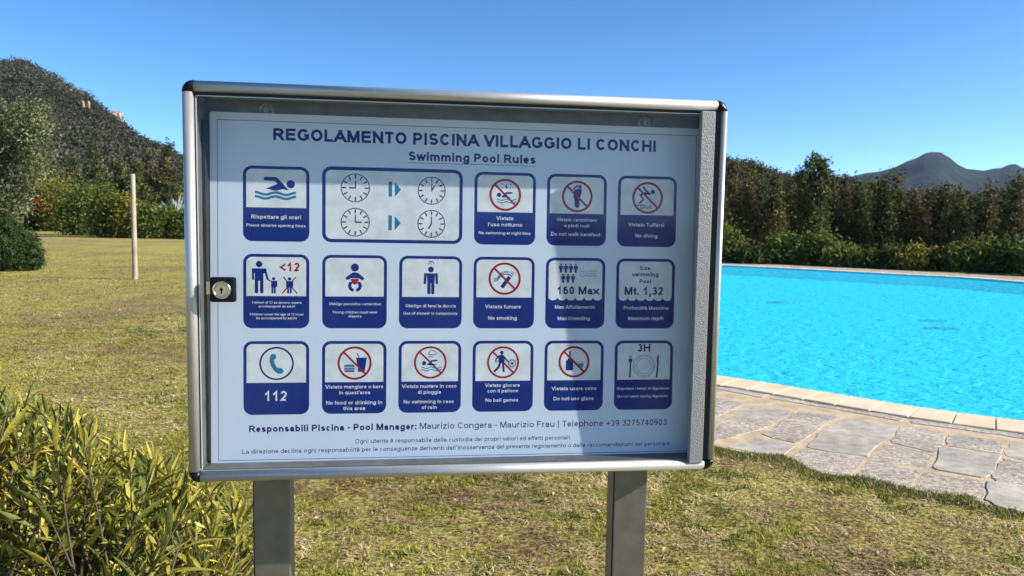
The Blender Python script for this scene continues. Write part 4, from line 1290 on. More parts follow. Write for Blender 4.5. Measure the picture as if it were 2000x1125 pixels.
poster = bpy.data.objects.new("rules_poster", None)
bm = bmesh.new(); box(bm, 0, 0.9000, 0, 0.62806, -0.0012, 0.0)
bmesh.ops.bevel(bm, geom=[e for e in bm.edges if abs(e.verts[0].co.z - e.verts[1].co.z) > 1e-5], offset=0.002, segments=3, affect='EDGES')
bpy.data.objects.remove(poster)
poster = from_bm("rules_poster", bm, M_PAPER)
MP = Matrix((AX, BX, NX)).transposed().to_4x4(); MP.translation = BLp
poster.matrix_world = MP
tag(poster, "white printed swimming pool rules sheet with blue pictogram cards inside the display case", "poster")

class Flat:
    """collects flat print shapes (millimetres, poster coordinates) into one mesh; each shape a few microns above the last"""
    def __init__(s, z): s.z = z; s.V = []; s.F = []; s.M = []; s.n = 0
    def poly(s, pts, c, dz=None):
        z = (s.z + (s.n % 9) * 0.004 if dz is None else dz) / 1000; s.n += 1
        o = len(s.V); P = np.array(pts, float)
        if area2(P) < 0: P = P[::-1]
        s.V += [(p[0] / 1000, p[1] / 1000, z) for p in P]
        for t in tessellate_polygon([[Vector((p[0], p[1], 0)) for p in P]]):
            a, b, d = [P[i] for i in t]
            cr = (b[0] - a[0]) * (d[1] - a[1]) - (b[1] - a[1]) * (d[0] - a[0])
            s.F.append(tuple(o + i for i in (t if cr > 0 else t[::-1]))); s.M.append(CI[c])
    def line(s, pts, w, c, closed=False, sq=0.0, rnd=False):
        P = [np.array(p, float) for p in pts]; n = len(P)
        z = (s.z + (s.n % 9) * 0.004) / 1000; s.n += 1
        if not closed and sq:
            d = P[1] - P[0]; P[0] = P[0] - d / np.linalg.norm(d) * sq; d = P[-1] - P[-2]; P[-1] = P[-1] + d / np.linalg.norm(d) * sq
        o = len(s.V)
        for i in range(n):
            if closed: a, b = P[(i - 1) % n], P[(i + 1) % n]
            else: a, b = P[max(i - 1, 0)], P[min(i + 1, n - 1)]
            d0 = P[i] - a if (closed or i > 0) else b - P[i]; d1 = b - P[i] if (closed or i < n - 1) else P[i] - a
            d0 = d0 / max(np.linalg.norm(d0), 1e-9); d1 = d1 / max(np.linalg.norm(d1), 1e-9)
            n0 = np.array([-d0[1], d0[0]]); n1 = np.array([-d1[1], d1[0]]); m = n0 + n1; L = np.linalg.norm(m)
            m = n0 if L < 1e-6 else m / L; k = w / 2 / max(float(m @ n0), 0.45)
            for q in (P[i] + m * k, P[i] - m * k): s.V.append((q[0] / 1000, q[1] / 1000, z))
        for i in range(n if closed else n - 1):
            j = (i + 1) % n
            s.F.append((o + 2 * i, o + 2 * i + 1, o + 2 * j + 1, o + 2 * j)); s.M.append(CI[c])
        if rnd:
            s.disc(pts[0], w / 2, c, 10); s.disc(pts[-1], w / 2, c, 10)
    def disc(s, ctr, r, c, seg=28): s.poly([(ctr[0] + r * math.cos(2 * math.pi * k / seg), ctr[1] + r * math.sin(2 * math.pi * k / seg)) for k in range(seg)], c)
    def ring(s, ctr, r, w, c, seg=44): s.line([(ctr[0] + r * math.cos(2 * math.pi * k / seg), ctr[1] + r * math.sin(2 * math.pi * k / seg)) for k in range(seg)], w, c, closed=True)
    def build(s, name, parent):
        me = bpy.data.meshes.new(name); me.from_pydata(s.V, [], s.F)
        used = sorted(set(s.M)); 
        for u in used: me.materials.append(PRINT[u])
        me.polygons.foreach_set("material_index", [used.index(m) for m in s.M]); me.update()
        o = bpy.data.objects.new(name, me); COL.objects.link(o); o.parent = parent
        return o

# ---- lettering: each glyph drawn as strokes on a unit box (x 0..1, y 0..1; tall strokes reach 2, tails -1)
def E(cx, cy, rx, ry, a0, a1):
    n = max(4, int(abs(a1 - a0) / 15)); return [(cx + rx * math.cos(math.radians(a0 + (a1 - a0) * k / n)), cy + ry * math.sin(math.radians(a0 + (a1 - a0) * k / n))) for k in range(n + 1)]
O_ = E(.5, .5, .5, .5, 90, 450)[:-1]
ADV = dict(A=.722, B=.722, C=.722, D=.722, E=.667, F=.611, G=.778, H=.722, I=.278, J=.556, K=.722, L=.611, M=.833, N=.722, O=.778, P=.667, Q=.778, R=.722, S=.667, T=.611, U=.722, V=.667, W=.944, X=.667, Y=.667, Z=.611,
           a=.556, b=.611, c=.556, d=.611, e=.556, f=.333, g=.611, h=.611, i=.278, j=.278, k=.556, l=.278, m=.889, n=.611, o=.611, p=.611, q=.611, r=.389, s=.556, t=.333, u=.611, v=.556, w=.778, x=.556, y=.556, z=.5)
for ch in '0123456789': ADV[ch] = .556
ADV.update({' ': .278, '.': .278, ',': .278, '-': .333, '|': .28, ':': .333, "'": .238, '+': .584, '<': .584, 'è': .556, 'à': .556})
# stroke = ('p', points) polyline, ('c', points) closed, ('d', x0,y0,x1,y1) slanted bar cut level, ('q', x, y) dot
GL = {
 'A': [('d', -.02, 0, .5, 1), ('d', 1.02, 0, .5, 1), ('p', [(.22, .29), (.78, .29)])],
 'B': [('p', [(.5, .53), (0, .53), (0, 1), (.52, 1)] + E(.52, .765, .38, .235, 80, -90)), ('p', [(0, .53), (0, 0), (.56, 0)] + E(.56, .265, .44, .265, -80, 90)[0:] )],
 'C': [('p', E(.5, .5, .5, .5, 38, 322))], 'D': [('c', [(0, 0), (0, 1), (.42, 1)] + E(.42, .5, .58, .5, 80, -80) + [(.42, 0)])],
 'E': [('p', [(1, 1), (0, 1), (0, 0), (1, 0)]), ('p', [(0, .53), (.9, .53)])], 'F': [('p', [(1, 1), (0, 1), (0, 0)]), ('p', [(0, .51), (.85, .51)])],
 'G': [('p', E(.5, .5, .5, .5, 40, 325) + [(1, .2), (1, .46), (.62, .46)])], 'H': [('p', [(0, 0), (0, 1)]), ('p', [(1, 0), (1, 1)]), ('p', [(0, .52), (1, .52)])],
 'I': [('p', [(.5, 0), (.5, 1)])], 'J': [('p', [(1, 1), (1, .3)] + E(.5, .3, .5, .3, -10, -175))], 'K': [('p', [(0, 0), (0, 1)]), ('d', .05, .36, .98, 1), ('d', 1.02, 0, .36, .6)],
 'L': [('p', [(0, 1), (0, 0), (1, 0)])], 'M': [('p', [(0, 0), (0, 1)]), ('p', [(1, 0), (1, 1)]), ('d', .06, 1, .5, 0), ('d', .94, 1, .5, 0)],
 'N': [('p', [(0, 0), (0, 1)]), ('p', [(1, 0), (1, 1)]), ('d', .03, 1, .97, 0)], 'O': [('c', O_)], 'P': [('p', [(0, 0), (0, 1), (.55, 1)] + E(.55, .72, .45, .28, 80, -90) + [(0, .44)])],
 'Q': [('c', O_), ('d', .6, .3, 1.0, -.05)], 'R': [('p', [(0, 0), (0, 1), (.55, 1)] + E(.55, .735, .42, .265, 80, -90) + [(0, .47)]), ('d', .97, 0, .58, .44)],
 'S': [('p', E(.5, .745, .46, .255, 25, 255) + E(.5, .255, .5, .255, 75, -158))], 'T': [('p', [(0, 1), (1, 1)]), ('p', [(.5, 0), (.5, 1)])],
 'U': [('p', [(0, 1), (0, .38)] + E(.5, .38, .5, .38, 190, 350) + [(1, .38), (1, 1)])], 'V': [('d', -.02, 1, .5, 0), ('d', 1.02, 1, .5, 0)],
 'W': [('d', 0, 1, .25, 0), ('d', .5, 1, .25, 0), ('d', .5, 1, .75, 0), ('d', 1, 1, .75, 0)], 'X': [('d', 0, 0, 1, 1), ('d', 0, 1, 1, 0)], 'Y': [('d', 0, 1, .5, .4), ('d', 1, 1, .5, .4), ('p', [(.5, 0), (.5, .42)])],
 'Z': [('p', [(0, 1), (1, 1)]), ('p', [(0, 0), (1, 0)]), ('d', .02, 0, .98, 1)],
 'a': [('p', E(.46, .64, .46, .36, 158, 10) + [(.92, .6), (.92, 0)]), ('p', [(.92, .58), (.4, .52)] + E(.38, .26, .38, .26, 100, 260) + [(.5, 0), (.75, .08), (.92, .26)])],
 'b': [('p', [(0, 0), (0, 2)]), ('c', O_)], 'c': [('p', E(.5, .5, .5, .5, 38, 322))], 'd': [('p', [(1, 0), (1, 2)]), ('c', O_)], 'e': [('p', [(.02, .5), (1, .5)] + E(.5, .5, .5, .5, 12, 325))],
 'f': [('p', [(.35, 0), (.35, 1.6), (.5, 1.92), (.95, 2)]), ('p', [(-.1, 1), (.95, 1)])], 'g': [('c', O_), ('p', [(1, 1), (1, -.55)] + E(.5, -.55, .5, .45, -10, -160))],
 'h': [('p', [(0, 0), (0, 2)]), ('p', [(0, .55)] + E(.5, .58, .5, .42, 165, 10) + [(1, .55), (1, 0)])], 'i': [('p', [(.5, 0), (.5, 1)]), ('q', .5, 2)], 'j': [('p', [(.5, 1), (.5, -.7), (.1, -1)]), ('q', .5, 2)],
 'k': [('p', [(0, 0), (0, 2)]), ('d', .06, .35, .95, 1), ('d', 1, 0, .4, .62)], 'l': [('p', [(.5, 0), (.5, 2)])],
 'm': [('p', [(0, 0), (0, 1)]), ('p', [(0, .6)] + E(.25, .66, .25, .34, 160, 10) + [(.5, .6), (.5, 0)]), ('p', [(.5, .6)] + E(.75, .66, .25, .34, 160, 10) + [(1, .6), (1, 0)])],
 'n': [('p', [(0, 0), (0, 1)]), ('p', [(0, .55)] + E(.5, .58, .5, .42, 165, 10) + [(1, .55), (1, 0)])], 'o': [('c', O_)], 'p': [('p', [(0, -1), (0, 1)]), ('c', O_)], 'q': [('p', [(1, -1), (1, 1)]), ('c', O_)],
 'r': [('p', [(.1, 0), (.1, 1)]), ('p', [(.1, .5)] + E(.75, .5, .65, .5, 160, 85))], 's': [('p', E(.5, .755, .44, .245, 22, 255) + E(.5, .25, .5, .25, 75, -158))],
 't': [('p', [(.4, 1.65), (.4, .25), (.55, 0), (.95, .02)]), ('p', [(-.1, 1), (.95, 1)])], 'u': [('p', [(0, 1), (0, .45)] + E(.5, .42, .5, .42, 190, 345) + [(1, .45)]), ('p', [(1, 1), (1, 0)])],
 'v': [('d', 0, 1, .5, 0), ('d', 1, 1, .5, 0)], 'w': [('d', 0, 1, .25, 0), ('d', .5, 1, .25, 0), ('d', .5, 1, .75, 0), ('d', 1, 1, .75, 0)], 'x': [('d', 0, 0, 1, 1), ('d', 0, 1, 1, 0)],
 'y': [('d', 0, 1, .52, 0), ('d', 1, 1, .3, -1)], 'z': [('p', [(0, 1), (1, 1)]), ('p', [(0, 0), (1, 0)]), ('d', .02, 0, .98, 1)],
 '0': [('c', O_)], '1': [('p', [(.62, 0), (.62, 1), (.12, .72)])], '2': [('p', E(.5, .70, .46, .30, 165, -25) + [(.04, 0), (1, 0)])], '3': [('p', E(.48, .765, .44, .235, 155, -80) + [(.42, .53)]), ('p', [(.42, .53)] + E(.48, .265, .5, .265, 85, -158))],
 '4': [('p', [(.76, 0), (.76, 1)]), ('d', 0, .27, .72, 1), ('p', [(0, .25), (1, .25)])], '5': [('p', [(.92, 1), (.2, 1), (.08, .52)] + E(.48, .33, .5, .33, 125, -155))],
 '6': [('c', E(.5, .31, .5, .31, 90, 450)[:-1]), ('p', E(.56, .5, .56, .5, 62, 180) + [(0, .31)])], '7': [('p', [(0, 1), (1, 1)]), ('d', .32, 0, .98, 1)], '8': [('c', E(.5, .765, .42, .235, 90, 450)[:-1]), ('c', E(.5, .265, .5, .265, 90, 450)[:-1])],
 '9': [('c', E(.5, .69, .5, .31, 90, 450)[:-1]), ('p', E(.44, .5, .56, .5, -118, 0) + [(1, .69)])],
 '.': [('q', .5, 0)], ',': [('q', .5, 0), ('p', [(.55, 0), (.3, -.35)])], '-': [('p', [(0, .42), (1, .42)])], '|': [('p', [(.5, -.2), (.5, 1.1)])], ':': [('q', .5, 0), ('q', .5, 1)], "'": [('p', [(.5, .8), (.5, 1)])],
 '+': [('p', [(0, .45), (1, .45)]), ('p', [(.5, .1), (.5, .8)])], '<': [('p', [(1, .82), (.05, .45), (1, .08)])],
}
GL['è'] = GL['e'] + [('d', .62, 1.4, .3, 1.95)]; GL['à'] = GL['a'] + [('d', .62, 1.4, .3, 1.95)]
LOWER = set('abcdefghijklmnopqrstuvwxyzèà:')

def write(fl, s, xc, yb, width, col, bold=1, stretch=1.0, weight=0.156):
    """centred line of lettering, xc / yb baseline / width in millimetres"""
    wt = weight if bold else 0.104
    lsb = 0.052
    advs = [ADV[c] for c in s]; nat = sum(advs) - 2 * lsb
    S = width / nat; x = xc - (sum(advs) * S) / 2
    for c, adv in zip(s, advs):
        if c in GL:
            narrow = adv < 0.3 or c in ".,:'|"
            l = x + (lsb + wt / 2) * S; r = x + (adv - lsb - wt / 2) * S
            if c in 'fjrt': l = x + (.03 + wt / 2) * S; r = x + (adv - .01 - wt / 2) * S
            if c in 'AVWXYvwxy': l = x + (.005 + wt / 2) * S; r = x + (adv - .005 - wt / 2) * S
            if narrow: l = r = x + adv / 2 * S
            hx = (.519 if c in LOWER else .716) - wt; hw = wt / 2
            def Y(v):
                if c in LOWER:
                    if v > 1: return (.519 - hw + (v - 1) * (.716 - .519)) * S + yb
                    if v < 0: return (hw + v * .21) * S + yb
                return (hw + v * hx) * S + yb
            def X(v): return l + (r - l) * v if not narrow else l + (v - .5) * .15 * S
            w = wt * S
            for g in GL[c]:
                if g[0] == 'p': fl.line([(X(a), Y(b)) for a, b in g[1]], w * .94, col, sq=w / 2 * (0 if c in "SCcse356927G" else 1))
                elif g[0] == 'c': fl.line([(X(a), Y(b)) for a, b in g[1]], w * .94, col, closed=True)
                elif g[0] == 'q':
                    cx, cy = X(g[1]), Y(g[2]) if g[2] else yb + w / 2
                    fl.poly([(cx - w / 2, cy - w / 2), (cx + w / 2, cy - w / 2), (cx + w / 2, cy + w / 2), (cx - w / 2, cy + w / 2)], col)
                else:
                    x0, y0, x1, y1 = X(g[1]), Y(g[2]), X(g[3]), Y(g[4])
                    if y0 > y1: x0, y0, x1, y1 = x1, y1, x0, y0
                    dx, dy = x1 - x0, y1 - y0; L = math.hypot(dx, dy)
                    ex = w / 2 * dx / max(dy, 1e-6); ex = max(-w, min(w, ex))
                    hw2 = w / 2 * L / max(dy, 1e-6); hw2 = min(hw2, w * 1.0)
                    fl.poly([(x0 - ex - hw2, y0 - w / 2), (x0 - ex + hw2, y0 - w / 2), (x1 + ex + hw2, y1 + w / 2), (x1 + ex - hw2, y1 + w / 2)], col)
        x += adv * S

HEAD = [
   ('REGOLAMENTO PISCINA VILLAGGIO LI CONCHI', 459.3, 581.5, 702.4, 1),
   ('Swimming Pool Rules', 463.4, 552.7, 233.6, 1),
   ('Responsabili Piscina - Pool Manager:', 215.4, 58.5, 299.5, 1),
   ('Maurizio Congera - Maurizio Frau | Telephone +39 3275740903', 607.4, 59.1, 473.4, 0),
   ('Ogni utente è responsabile della custodia dei propri valori ed effetti personali.', 455.3, 34.6, 403.6, 0),
   ("La direzione declina ogni responsabilità per le conseguenze derivanti dall'inosservanza del presente regolamento o dalle raccomandazioni del personale.", 454.0, 19.4, 800.8, 0),
]
CAPTION = {
   'swim': [('Rispettare gli orari', 113.4, 442.1, 85.9), ('Please observe opening times', 113.1, 428.0, 102.8)],
   'night': [('Vietato', 524.7, 447.6, 31.6), ("l'uso notturno", 524.9, 435.9, 64.1), ('No swimming at night time', 524.3, 421.0, 96.6)],
   'foot': [('Vietato camminare', 660.6, 447.7, 76.0), ('a piedi nudi', 660.7, 436.7, 47.5), ('Do not walk barefoot', 658.5, 420.3, 94.1)],
   'dive': [('Vietato Tuffarsi', 795.2, 440.3, 69.8), ('No diving', 795.8, 419.6, 43.2)],
   'child': [('I minori di 12 aa devono essere', 114.5, 290.6, 85.9), ('accompagnati da adulti', 114.6, 283.9, 63.3), ('Children under the age of 12 must', 114.0, 269.5, 93.1), ('be accompanied by adults', 114.0, 262.6, 70.7)],
   'baby': [('Obbligo pannolino contenitivo', 252.1, 288.5, 92.8), ('Young children must wear', 252.1, 273.5, 80.0), ('diapers', 251.8, 266.1, 23.0)],
   'shower': [('Obbligo di farsi la doccia', 388.9, 285.0, 91.9), ('Use of shower is compulsory', 388.5, 271.6, 98.5)],
   'smoke': [('Vietato fumare', 523.1, 283.5, 66.3), ('No smoking', 522.3, 262.4, 53.7)],
   'crowd': [('Max Affollamento', 659.3, 283.5, 76.5), ('Max Crowding', 657.5, 262.1, 61.8)],
   'depth': [('Profondità Massima', 798.2, 282.2, 88.3), ('Maximum depth', 798.3, 262.4, 69.7)],
   'phone': [('112', 112.2, 114.8, 39.5)],
   'food': [('Vietato mangiare o bere', 251.8, 136.1, 103.4), ("in quest'area", 251.9, 125.4, 56.0), ('No food or drinking in', 251.4, 106.7, 100.7), ('this area', 251.3, 96.1, 39.0)],
   'rain': [('Vietato nuotare in caso', 387.8, 135.9, 99.8), ('di pioggia', 387.7, 124.8, 42.4), ('No swimming in case', 386.8, 107.1, 91.9), ('of rain', 387.7, 96.4, 27.8)],
   'ball': [('Vietato giocare', 523.9, 136.3, 65.0), ('con il pallone', 524.6, 125.8, 58.0), ('No ball games', 522.9, 108.3, 61.8)],
   'glass': [('Vietato usare vetro', 661.0, 128.7, 86.1), ('Do not use glass', 659.9, 109.6, 77.2)],
   'meal': [('Rispettare i tempi di digestione', 795.6, 128.4, 102.9), ('Do not swim during digestion', 795.1, 113.5, 99.4)],
}
BIGTEXT = [
   ('child', '<12', 136.6, 348.7, 35.3, 'r'),
   ('crowd', '160 Max', 664.7, 310.6, 79.8, 'd'),
   ('depth', 'Size', 794.4, 357.9, 20.5, 'd'),
   ('depth', 'swimming', 795.2, 345.6, 51.9, 'd'),
   ('depth', 'Pool', 795.5, 332.5, 22.9, 'd'),
   ('depth', 'Mt. 1,32', 793.1, 310.4, 75.9, 'd'),
   ('meal', '3H', 795.5, 201.4, 25.3, 'd'),
]


head = Flat(0.02)
for t, xc, yb, w, b in HEAD: 
    f = Flat(0.02); write(f, t, xc, yb, w, 'i', b, weight=0.168); f.build("heading" if yb > 300 else "footer_line", poster)
f = Flat(0.02); f.line([(346.6, 548.4), (580.4, 548.4)], 0.9, 'i')
f.build("underline", poster)
f = Flat(0.02); f.line([(12.8, 7.7), (12.8, 614.6), (890, 614.6), (890, 7.7)], 0.9, 'i', closed=True); f.build("border_line", poster)

def rrect(x0, y0, x1, y1, r, rb=None, seg=7):
    rb = r if rb is None else rb; pts = []
    for cx, cy, a0, rr in ((x1 - rb, y0 + rb, -90, rb), (x1 - r, y1 - r, 0, r), (x0 + r, y1 - r, 90, r), (x0 + rb, y0 + rb, 180, rb)):
        if rr < 0.01: pts.append((cx, cy)); continue
        pts += [(cx + rr * math.cos(math.radians(a0 + 90 * k / seg)), cy + rr * math.sin(math.radians(a0 + 90 * k / seg))) for k in range(seg + 1)]
    return pts
CARD_X = [(56, 171), (193.6, 309), (331, 446), (467.2, 581.6), (602.8, 716.8), (738.5, 853.5)]
ROW_Y = [(402.0, 535.6), (246.2, 379.4), (89.8, 223.2)]
def cardbox(col, row): return CARD_X[col][0], ROW_Y[row][0], CARD_X[col][1], ROW_Y[row][1]
CARDS = {'swim': (0, 0), 'night': (3, 0), 'foot': (4, 0), 'dive': (5, 0), 'child': (0, 1), 'baby': (1, 1), 'shower': (2, 1), 'smoke': (3, 1), 'crowd': (4, 1), 'depth': (5, 1), 'phone': (0, 2), 'food': (1, 2), 'rain': (2, 2), 'ball': (3, 2), 'glass': (4, 2), 'meal': (5, 2)}
TITLE = {'swim': "blue card with a front crawl swimmer over two waves", 'night': "blue card with a crossed out night swimmer under moon and stars", 'foot': "blue card with a crossed out bare foot", 'dive': "blue card with a crossed out diver", 'child': "blue card with an adult leading a child and a crossed out child under 12", 'baby': "blue card with a baby in a red nappy", 'shower': "blue card with a person under a shower", 'smoke': "blue card with a crossed out cigarette", 'crowd': "blue card with seven small figures and 160 Max", 'depth': "blue card with Mt. 1,32", 'phone': "blue card with a telephone receiver and 112", 'food': "blue card with a crossed out burger and drink", 'rain': "blue card with a crossed out swimmer under a rain cloud", 'ball': "blue card with a crossed out ball player", 'glass': "blue card with a crossed out bottle and glass", 'meal': "blue card with a plate, fork and knife and 3H"}

class Zoom:
    """maps picture positions inside one card onto the card"""
    def __init__(s, fl, src, dst): s.f = fl; s.a = src; s.b = dst; s.k = (dst[2] - dst[0]) / (src[2] - src[0])
    def p(s, x, y):
        a, b = s.a, s.b
        return (b[0] + (x - a[0]) / (a[2] - a[0]) * (b[2] - b[0]), b[3] - (y - a[1]) / (a[3] - a[1]) * (b[3] - b[1]))
    def poly(s, pts, c): s.f.poly([s.p(*q) for q in pts], c)
    def line(s, pts, w, c, rnd=False, closed=False): s.f.line([s.p(*q) for q in pts], w * s.k, c, rnd=rnd, closed=closed)
    def disc(s, x, y, r, c): s.f.disc(s.p(x, y), r * s.k, c)
    def ring(s, x, y, r, w, c): s.f.ring(s.p(x, y), r * s.k, w * s.k, c)
    def waves(s, x0, x1, ys, amp, per, w, c, ph=0.0):
        for y in ys: s.line([(x0 + (x1 - x0) * k / 40, y + amp * math.cos(2 * math.pi * ((x1 - x0) * k / 40) / per + math.pi + ph)) for k in range(41)], w, c)
    def ban(s, x, y, r, w, bar=None):
        s.ring(x, y, r, w, 'r'); q = r * 0.7071; s.line([(x - q, y - q), (x + q, y + q)], bar or w * .9, 'r')
    def man(s, cx, top, bot, c='b', arms=True, wide=1.0):
        """standing pictogram figure between two heights"""
        h = bot - top; u = h / 8.2
        s.disc(cx, top + u * .95, u * .85 , c)
        sw = u * 1.35 * wide; y0 = top + u * 2.05; hip = top + u * 5.0
        s.poly([(cx - sw, y0), (cx + sw, y0), (cx + sw * .78, hip), (cx - sw * .78, hip)], c)
        if arms:
            for sg in (-1, 1): s.line([(cx + sg * (sw + u * .35), y0 + u * .25), (cx + sg * (sw + u * .45), top + u * 4.9)], u * .75, c, rnd=True)
        for sg in (-1, 1): s.line([(cx + sg * sw * .44, hip - u * .2), (cx + sg * sw * .44, bot - u * .45)], u * .95, c, rnd=True)

def icon(key, fl, dst):
    if key == 'swim':
        z = Zoom(fl, (60, 92, 628, 748), dst)
        z.poly([(248, 290), (300, 268), (355, 243), (328, 219), (250, 219), (236, 210), (236, 197), (250, 186), (338, 186), (362, 202), (452, 299), (425, 296), (400, 290), (372, 298), (345, 306), (310, 302), (285, 292)], 'b')
        z.disc(467, 246, 36, 'b'); z.waves(162, 512, (330, 365), 10, 176, 22, 'c')
    elif key in ('night', 'foot', 'dive'):
        src = {'night': (30, 28, 614, 727), 'foot': (718, 44, 1296, 736), 'dive': (1398, 58, 1962, 742)}[key]; z = Zoom(fl, src, dst)
        if key == 'night':
            z.disc(262, 246, 21, 'b'); z.poly([(285, 262), (312, 240), (330, 218), (388, 216), (392, 232), (342, 236), (328, 250), (375, 270), (340, 268), (300, 272)], 'b')
            z.waves(243, 428, (292, 316), 6, 92, 9, 'c')
            z.poly([(342, 138), (328, 144), (320, 160), (325, 176), (338, 184), (352, 182), (340, 174), (334, 160), (336, 148)], 'b')
            for x, y in ((296, 141), (293, 176), (374, 146), (369, 176)): z.disc(x, y, 6, 'c')
            z.ban(322, 245, 141, 22)
        elif key == 'foot':
            z.poly([(985, 196), (1010, 184), (1040, 180), (1053, 200), (1048, 232), (1040, 262), (1032, 300), (1034, 348), (1022, 368), (1000, 368), (985, 350), (984, 300), (974, 258), (970, 226)], 'b')
            z.poly([(1020, 150), (1036, 143), (1050, 152), (1050, 180), (1030, 182), (1018, 172)], 'b')
            for x, y, r in ((1004, 158, 11), (990, 168, 9), (980, 180, 8), (975, 193, 7)): z.disc(x, y, r, 'b')
            z.ban(1010, 258, 139, 21)
        else:
            z.disc(1731, 208, 20, 'b'); z.line([(1640, 166), (1672, 204), (1706, 230)], 17, 'b', True); z.line([(1652, 222), (1704, 230)], 20, 'b', True)
            z.line([(1612, 240), (1642, 282), (1606, 322)], 15, 'b', True); z.line([(1612, 240), (1652, 222)], 17, 'b', True); z.line([(1582, 342), (1655, 337)], 7, 'b')
            z.waves(1612, 1728, (352, 368), 7, 46, 7, 'c'); z.ban(1683, 267, 137, 21)
    elif key == 'child':
        z = Zoom(fl, (32, 36, 930, 1050), dst)
        z.disc(247, 175, 44, 'b'); z.poly([(150, 232), (340, 232), (352, 262), (322, 300), (306, 300), (306, 400), (188, 400), (188, 300), (150, 262)], 'b')
        z.line([(165, 250), (165, 378)], 30, 'b', True); z.line([(212, 390), (212, 552)], 46, 'b', True); z.line([(283, 390), (283, 552)], 46, 'b', True)
        z.line([(325, 245), (362, 376)], 30, 'b', True); z.line([(355, 380), (425, 412)], 14, 'b', True)
        z.disc(442, 372, 22, 'b'); z.poly([(410, 400), (494, 400), (492, 484), (474, 484), (470, 492), (412, 492)], 'b'); z.line([(427, 480), (427, 562)], 26, 'b', True); z.line([(460, 480), (460, 562)], 26, 'b', True)
        z.disc(660, 372, 24, 'b'); z.poly([(612, 402), (710, 402), (710, 480), (694, 490), (628, 490), (612, 480)], 'b'); z.line([(640, 480), (640, 560)], 27, 'b', True); z.line([(676, 480), (676, 560)], 27, 'b', True)
        z.line([(580, 350), (758, 568)], 17, 'r', True); z.line([(740, 350), (566, 566)], 17, 'r', True)
    elif key == 'baby':
        z = Zoom(fl, (1100, 50, 1972, 1050), dst)
        z.disc(1538, 220, 55, 'b'); z.poly([(1500, 292), (1540, 282), (1580, 292), (1655, 352), (1665, 372), (1650, 390), (1628, 390), (1592, 366), (1484, 366), (1446, 388), (1424, 388), (1411, 368), (1424, 348)], 'b')
        z.poly([(1480, 374), (1596, 374), (1580, 420), (1562, 446), (1538, 453), (1514, 446), (1496, 420)], 'r')
        z.line([(1480, 432), (1466, 470), (1480, 508), (1504, 526)], 44, 'b', True); z.line([(1598, 432), (1612, 470), (1598, 508), (1574, 526)], 44, 'b', True)
    elif key == 'shower':
        z = Zoom(fl, (1058, 66, 1464, 535), dst); z.man(1262, 132, 314, wide=.95)
        for a, b in (((1243, 122), (1252, 104)), ((1262, 122), (1262, 106)), ((1283, 120), (1274, 104))): z.line([a, b], 5, 'c')
        z.line([(1248, 102), (1276, 102)], 5, 'b')
    elif key == 'smoke':
        z = Zoom(fl, (82, 72, 472, 534), dst)
        z.line([(262, 270), (312, 200)], 24, 'b'); z.line([(316, 194), (320, 188)], 24, 'b'); z.line([(324, 182), (327, 178)], 24, 'b'); z.line([(331, 172), (333, 169)], 24, 'b')
        for k in range(3):
            o = k * 9; z.line([(212, 212 + o), (232, 208 + o), (246, 190 + o), (262, 172 + o), (284, 164 + o), (308, 168 + o)], 5, 'c' if k < 2 else 'b')
        z.ban(280, 212, 96, 14)
    elif key == 'crowd':
        z = Zoom(fl, (547, 76, 934, 534), dst)
        for x in (644, 676, 709, 741): z.man(x, 114, 173, wide=.85)
        for x in (659, 691, 724): z.man(x, 180, 238, wide=.85)
        z.waves(764, 878, (162, 177, 192), 4, 46, 3, 'c')
    elif key == 'phone':
        z = Zoom(fl, (50, 614, 480, 1097), dst); z.ring(266, 761, 107, 12, 'i')
        z.poly([(226, 704), (250, 696), (262, 706), (262, 728), (248, 738), (252, 760), (270, 790), (290, 790), (308, 800), (312, 815), (298, 828), (278, 828), (252, 812), (230, 778), (219, 740)], 'c')
    elif key == 'food':
        z = Zoom(fl, (560, 614, 975, 1084), dst)
        z.poly([(700, 782), (704, 770), (716, 766), (758, 766), (768, 772), (770, 782)], 'c'); z.line([(700, 790), (770, 790)], 7, 'b'); z.line([(702, 799), (768, 799)], 6, 'c'); z.poly([(702, 804), (768, 804), (764, 814), (708, 814)], 'b')
        z.poly([(778, 722), (848, 722), (834, 814), (792, 814)], 'b'); z.line([(798, 720), (784, 692)], 6, 'b'); z.ban(769, 757, 103, 14)
    elif key == 'rain':
        z = Zoom(fl, (1054, 612, 1456, 1080), dst)
        z.disc(1217, 758, 14, 'b'); z.poly([(1232, 768), (1252, 752), (1262, 738), (1302, 734), (1304, 744), (1270, 748), (1262, 756), (1296, 768), (1280, 774), (1250, 772)], 'b')
        z.waves(1200, 1330, (788, 803), 5, 64, 6, 'c')
        z.line([(1248, 702), (1244, 692), (1252, 684), (1258, 674), (1270, 672), (1278, 680), (1290, 682), (1296, 692), (1290, 702)], 4, 'd', closed=True)
        for x in (1252, 1264, 1276): z.line([(x, 708), (x - 5, 720)], 4, 'd')
        z.ban(1257, 753, 99, 13)
    elif key == 'ball':
        z = Zoom(fl, (76, 610, 468, 1066), dst)
        z.disc(263, 686, 12, 'b'); z.poly([(248, 700), (268, 698), (282, 712), (282, 752), (248, 756), (240, 740)], 'b'); z.line([(276, 712), (302, 744)], 10, 'b', True); z.line([(246, 708), (226, 728), (226, 746)], 9, 'b', True)
        z.line([(252, 750), (244, 780), (218, 806)], 14, 'b', True); z.line([(270, 748), (274, 776), (276, 806)], 14, 'b', True)
        z.ring(330, 756, 24, 4, 'b'); z.disc(330, 756, 8, 'b')
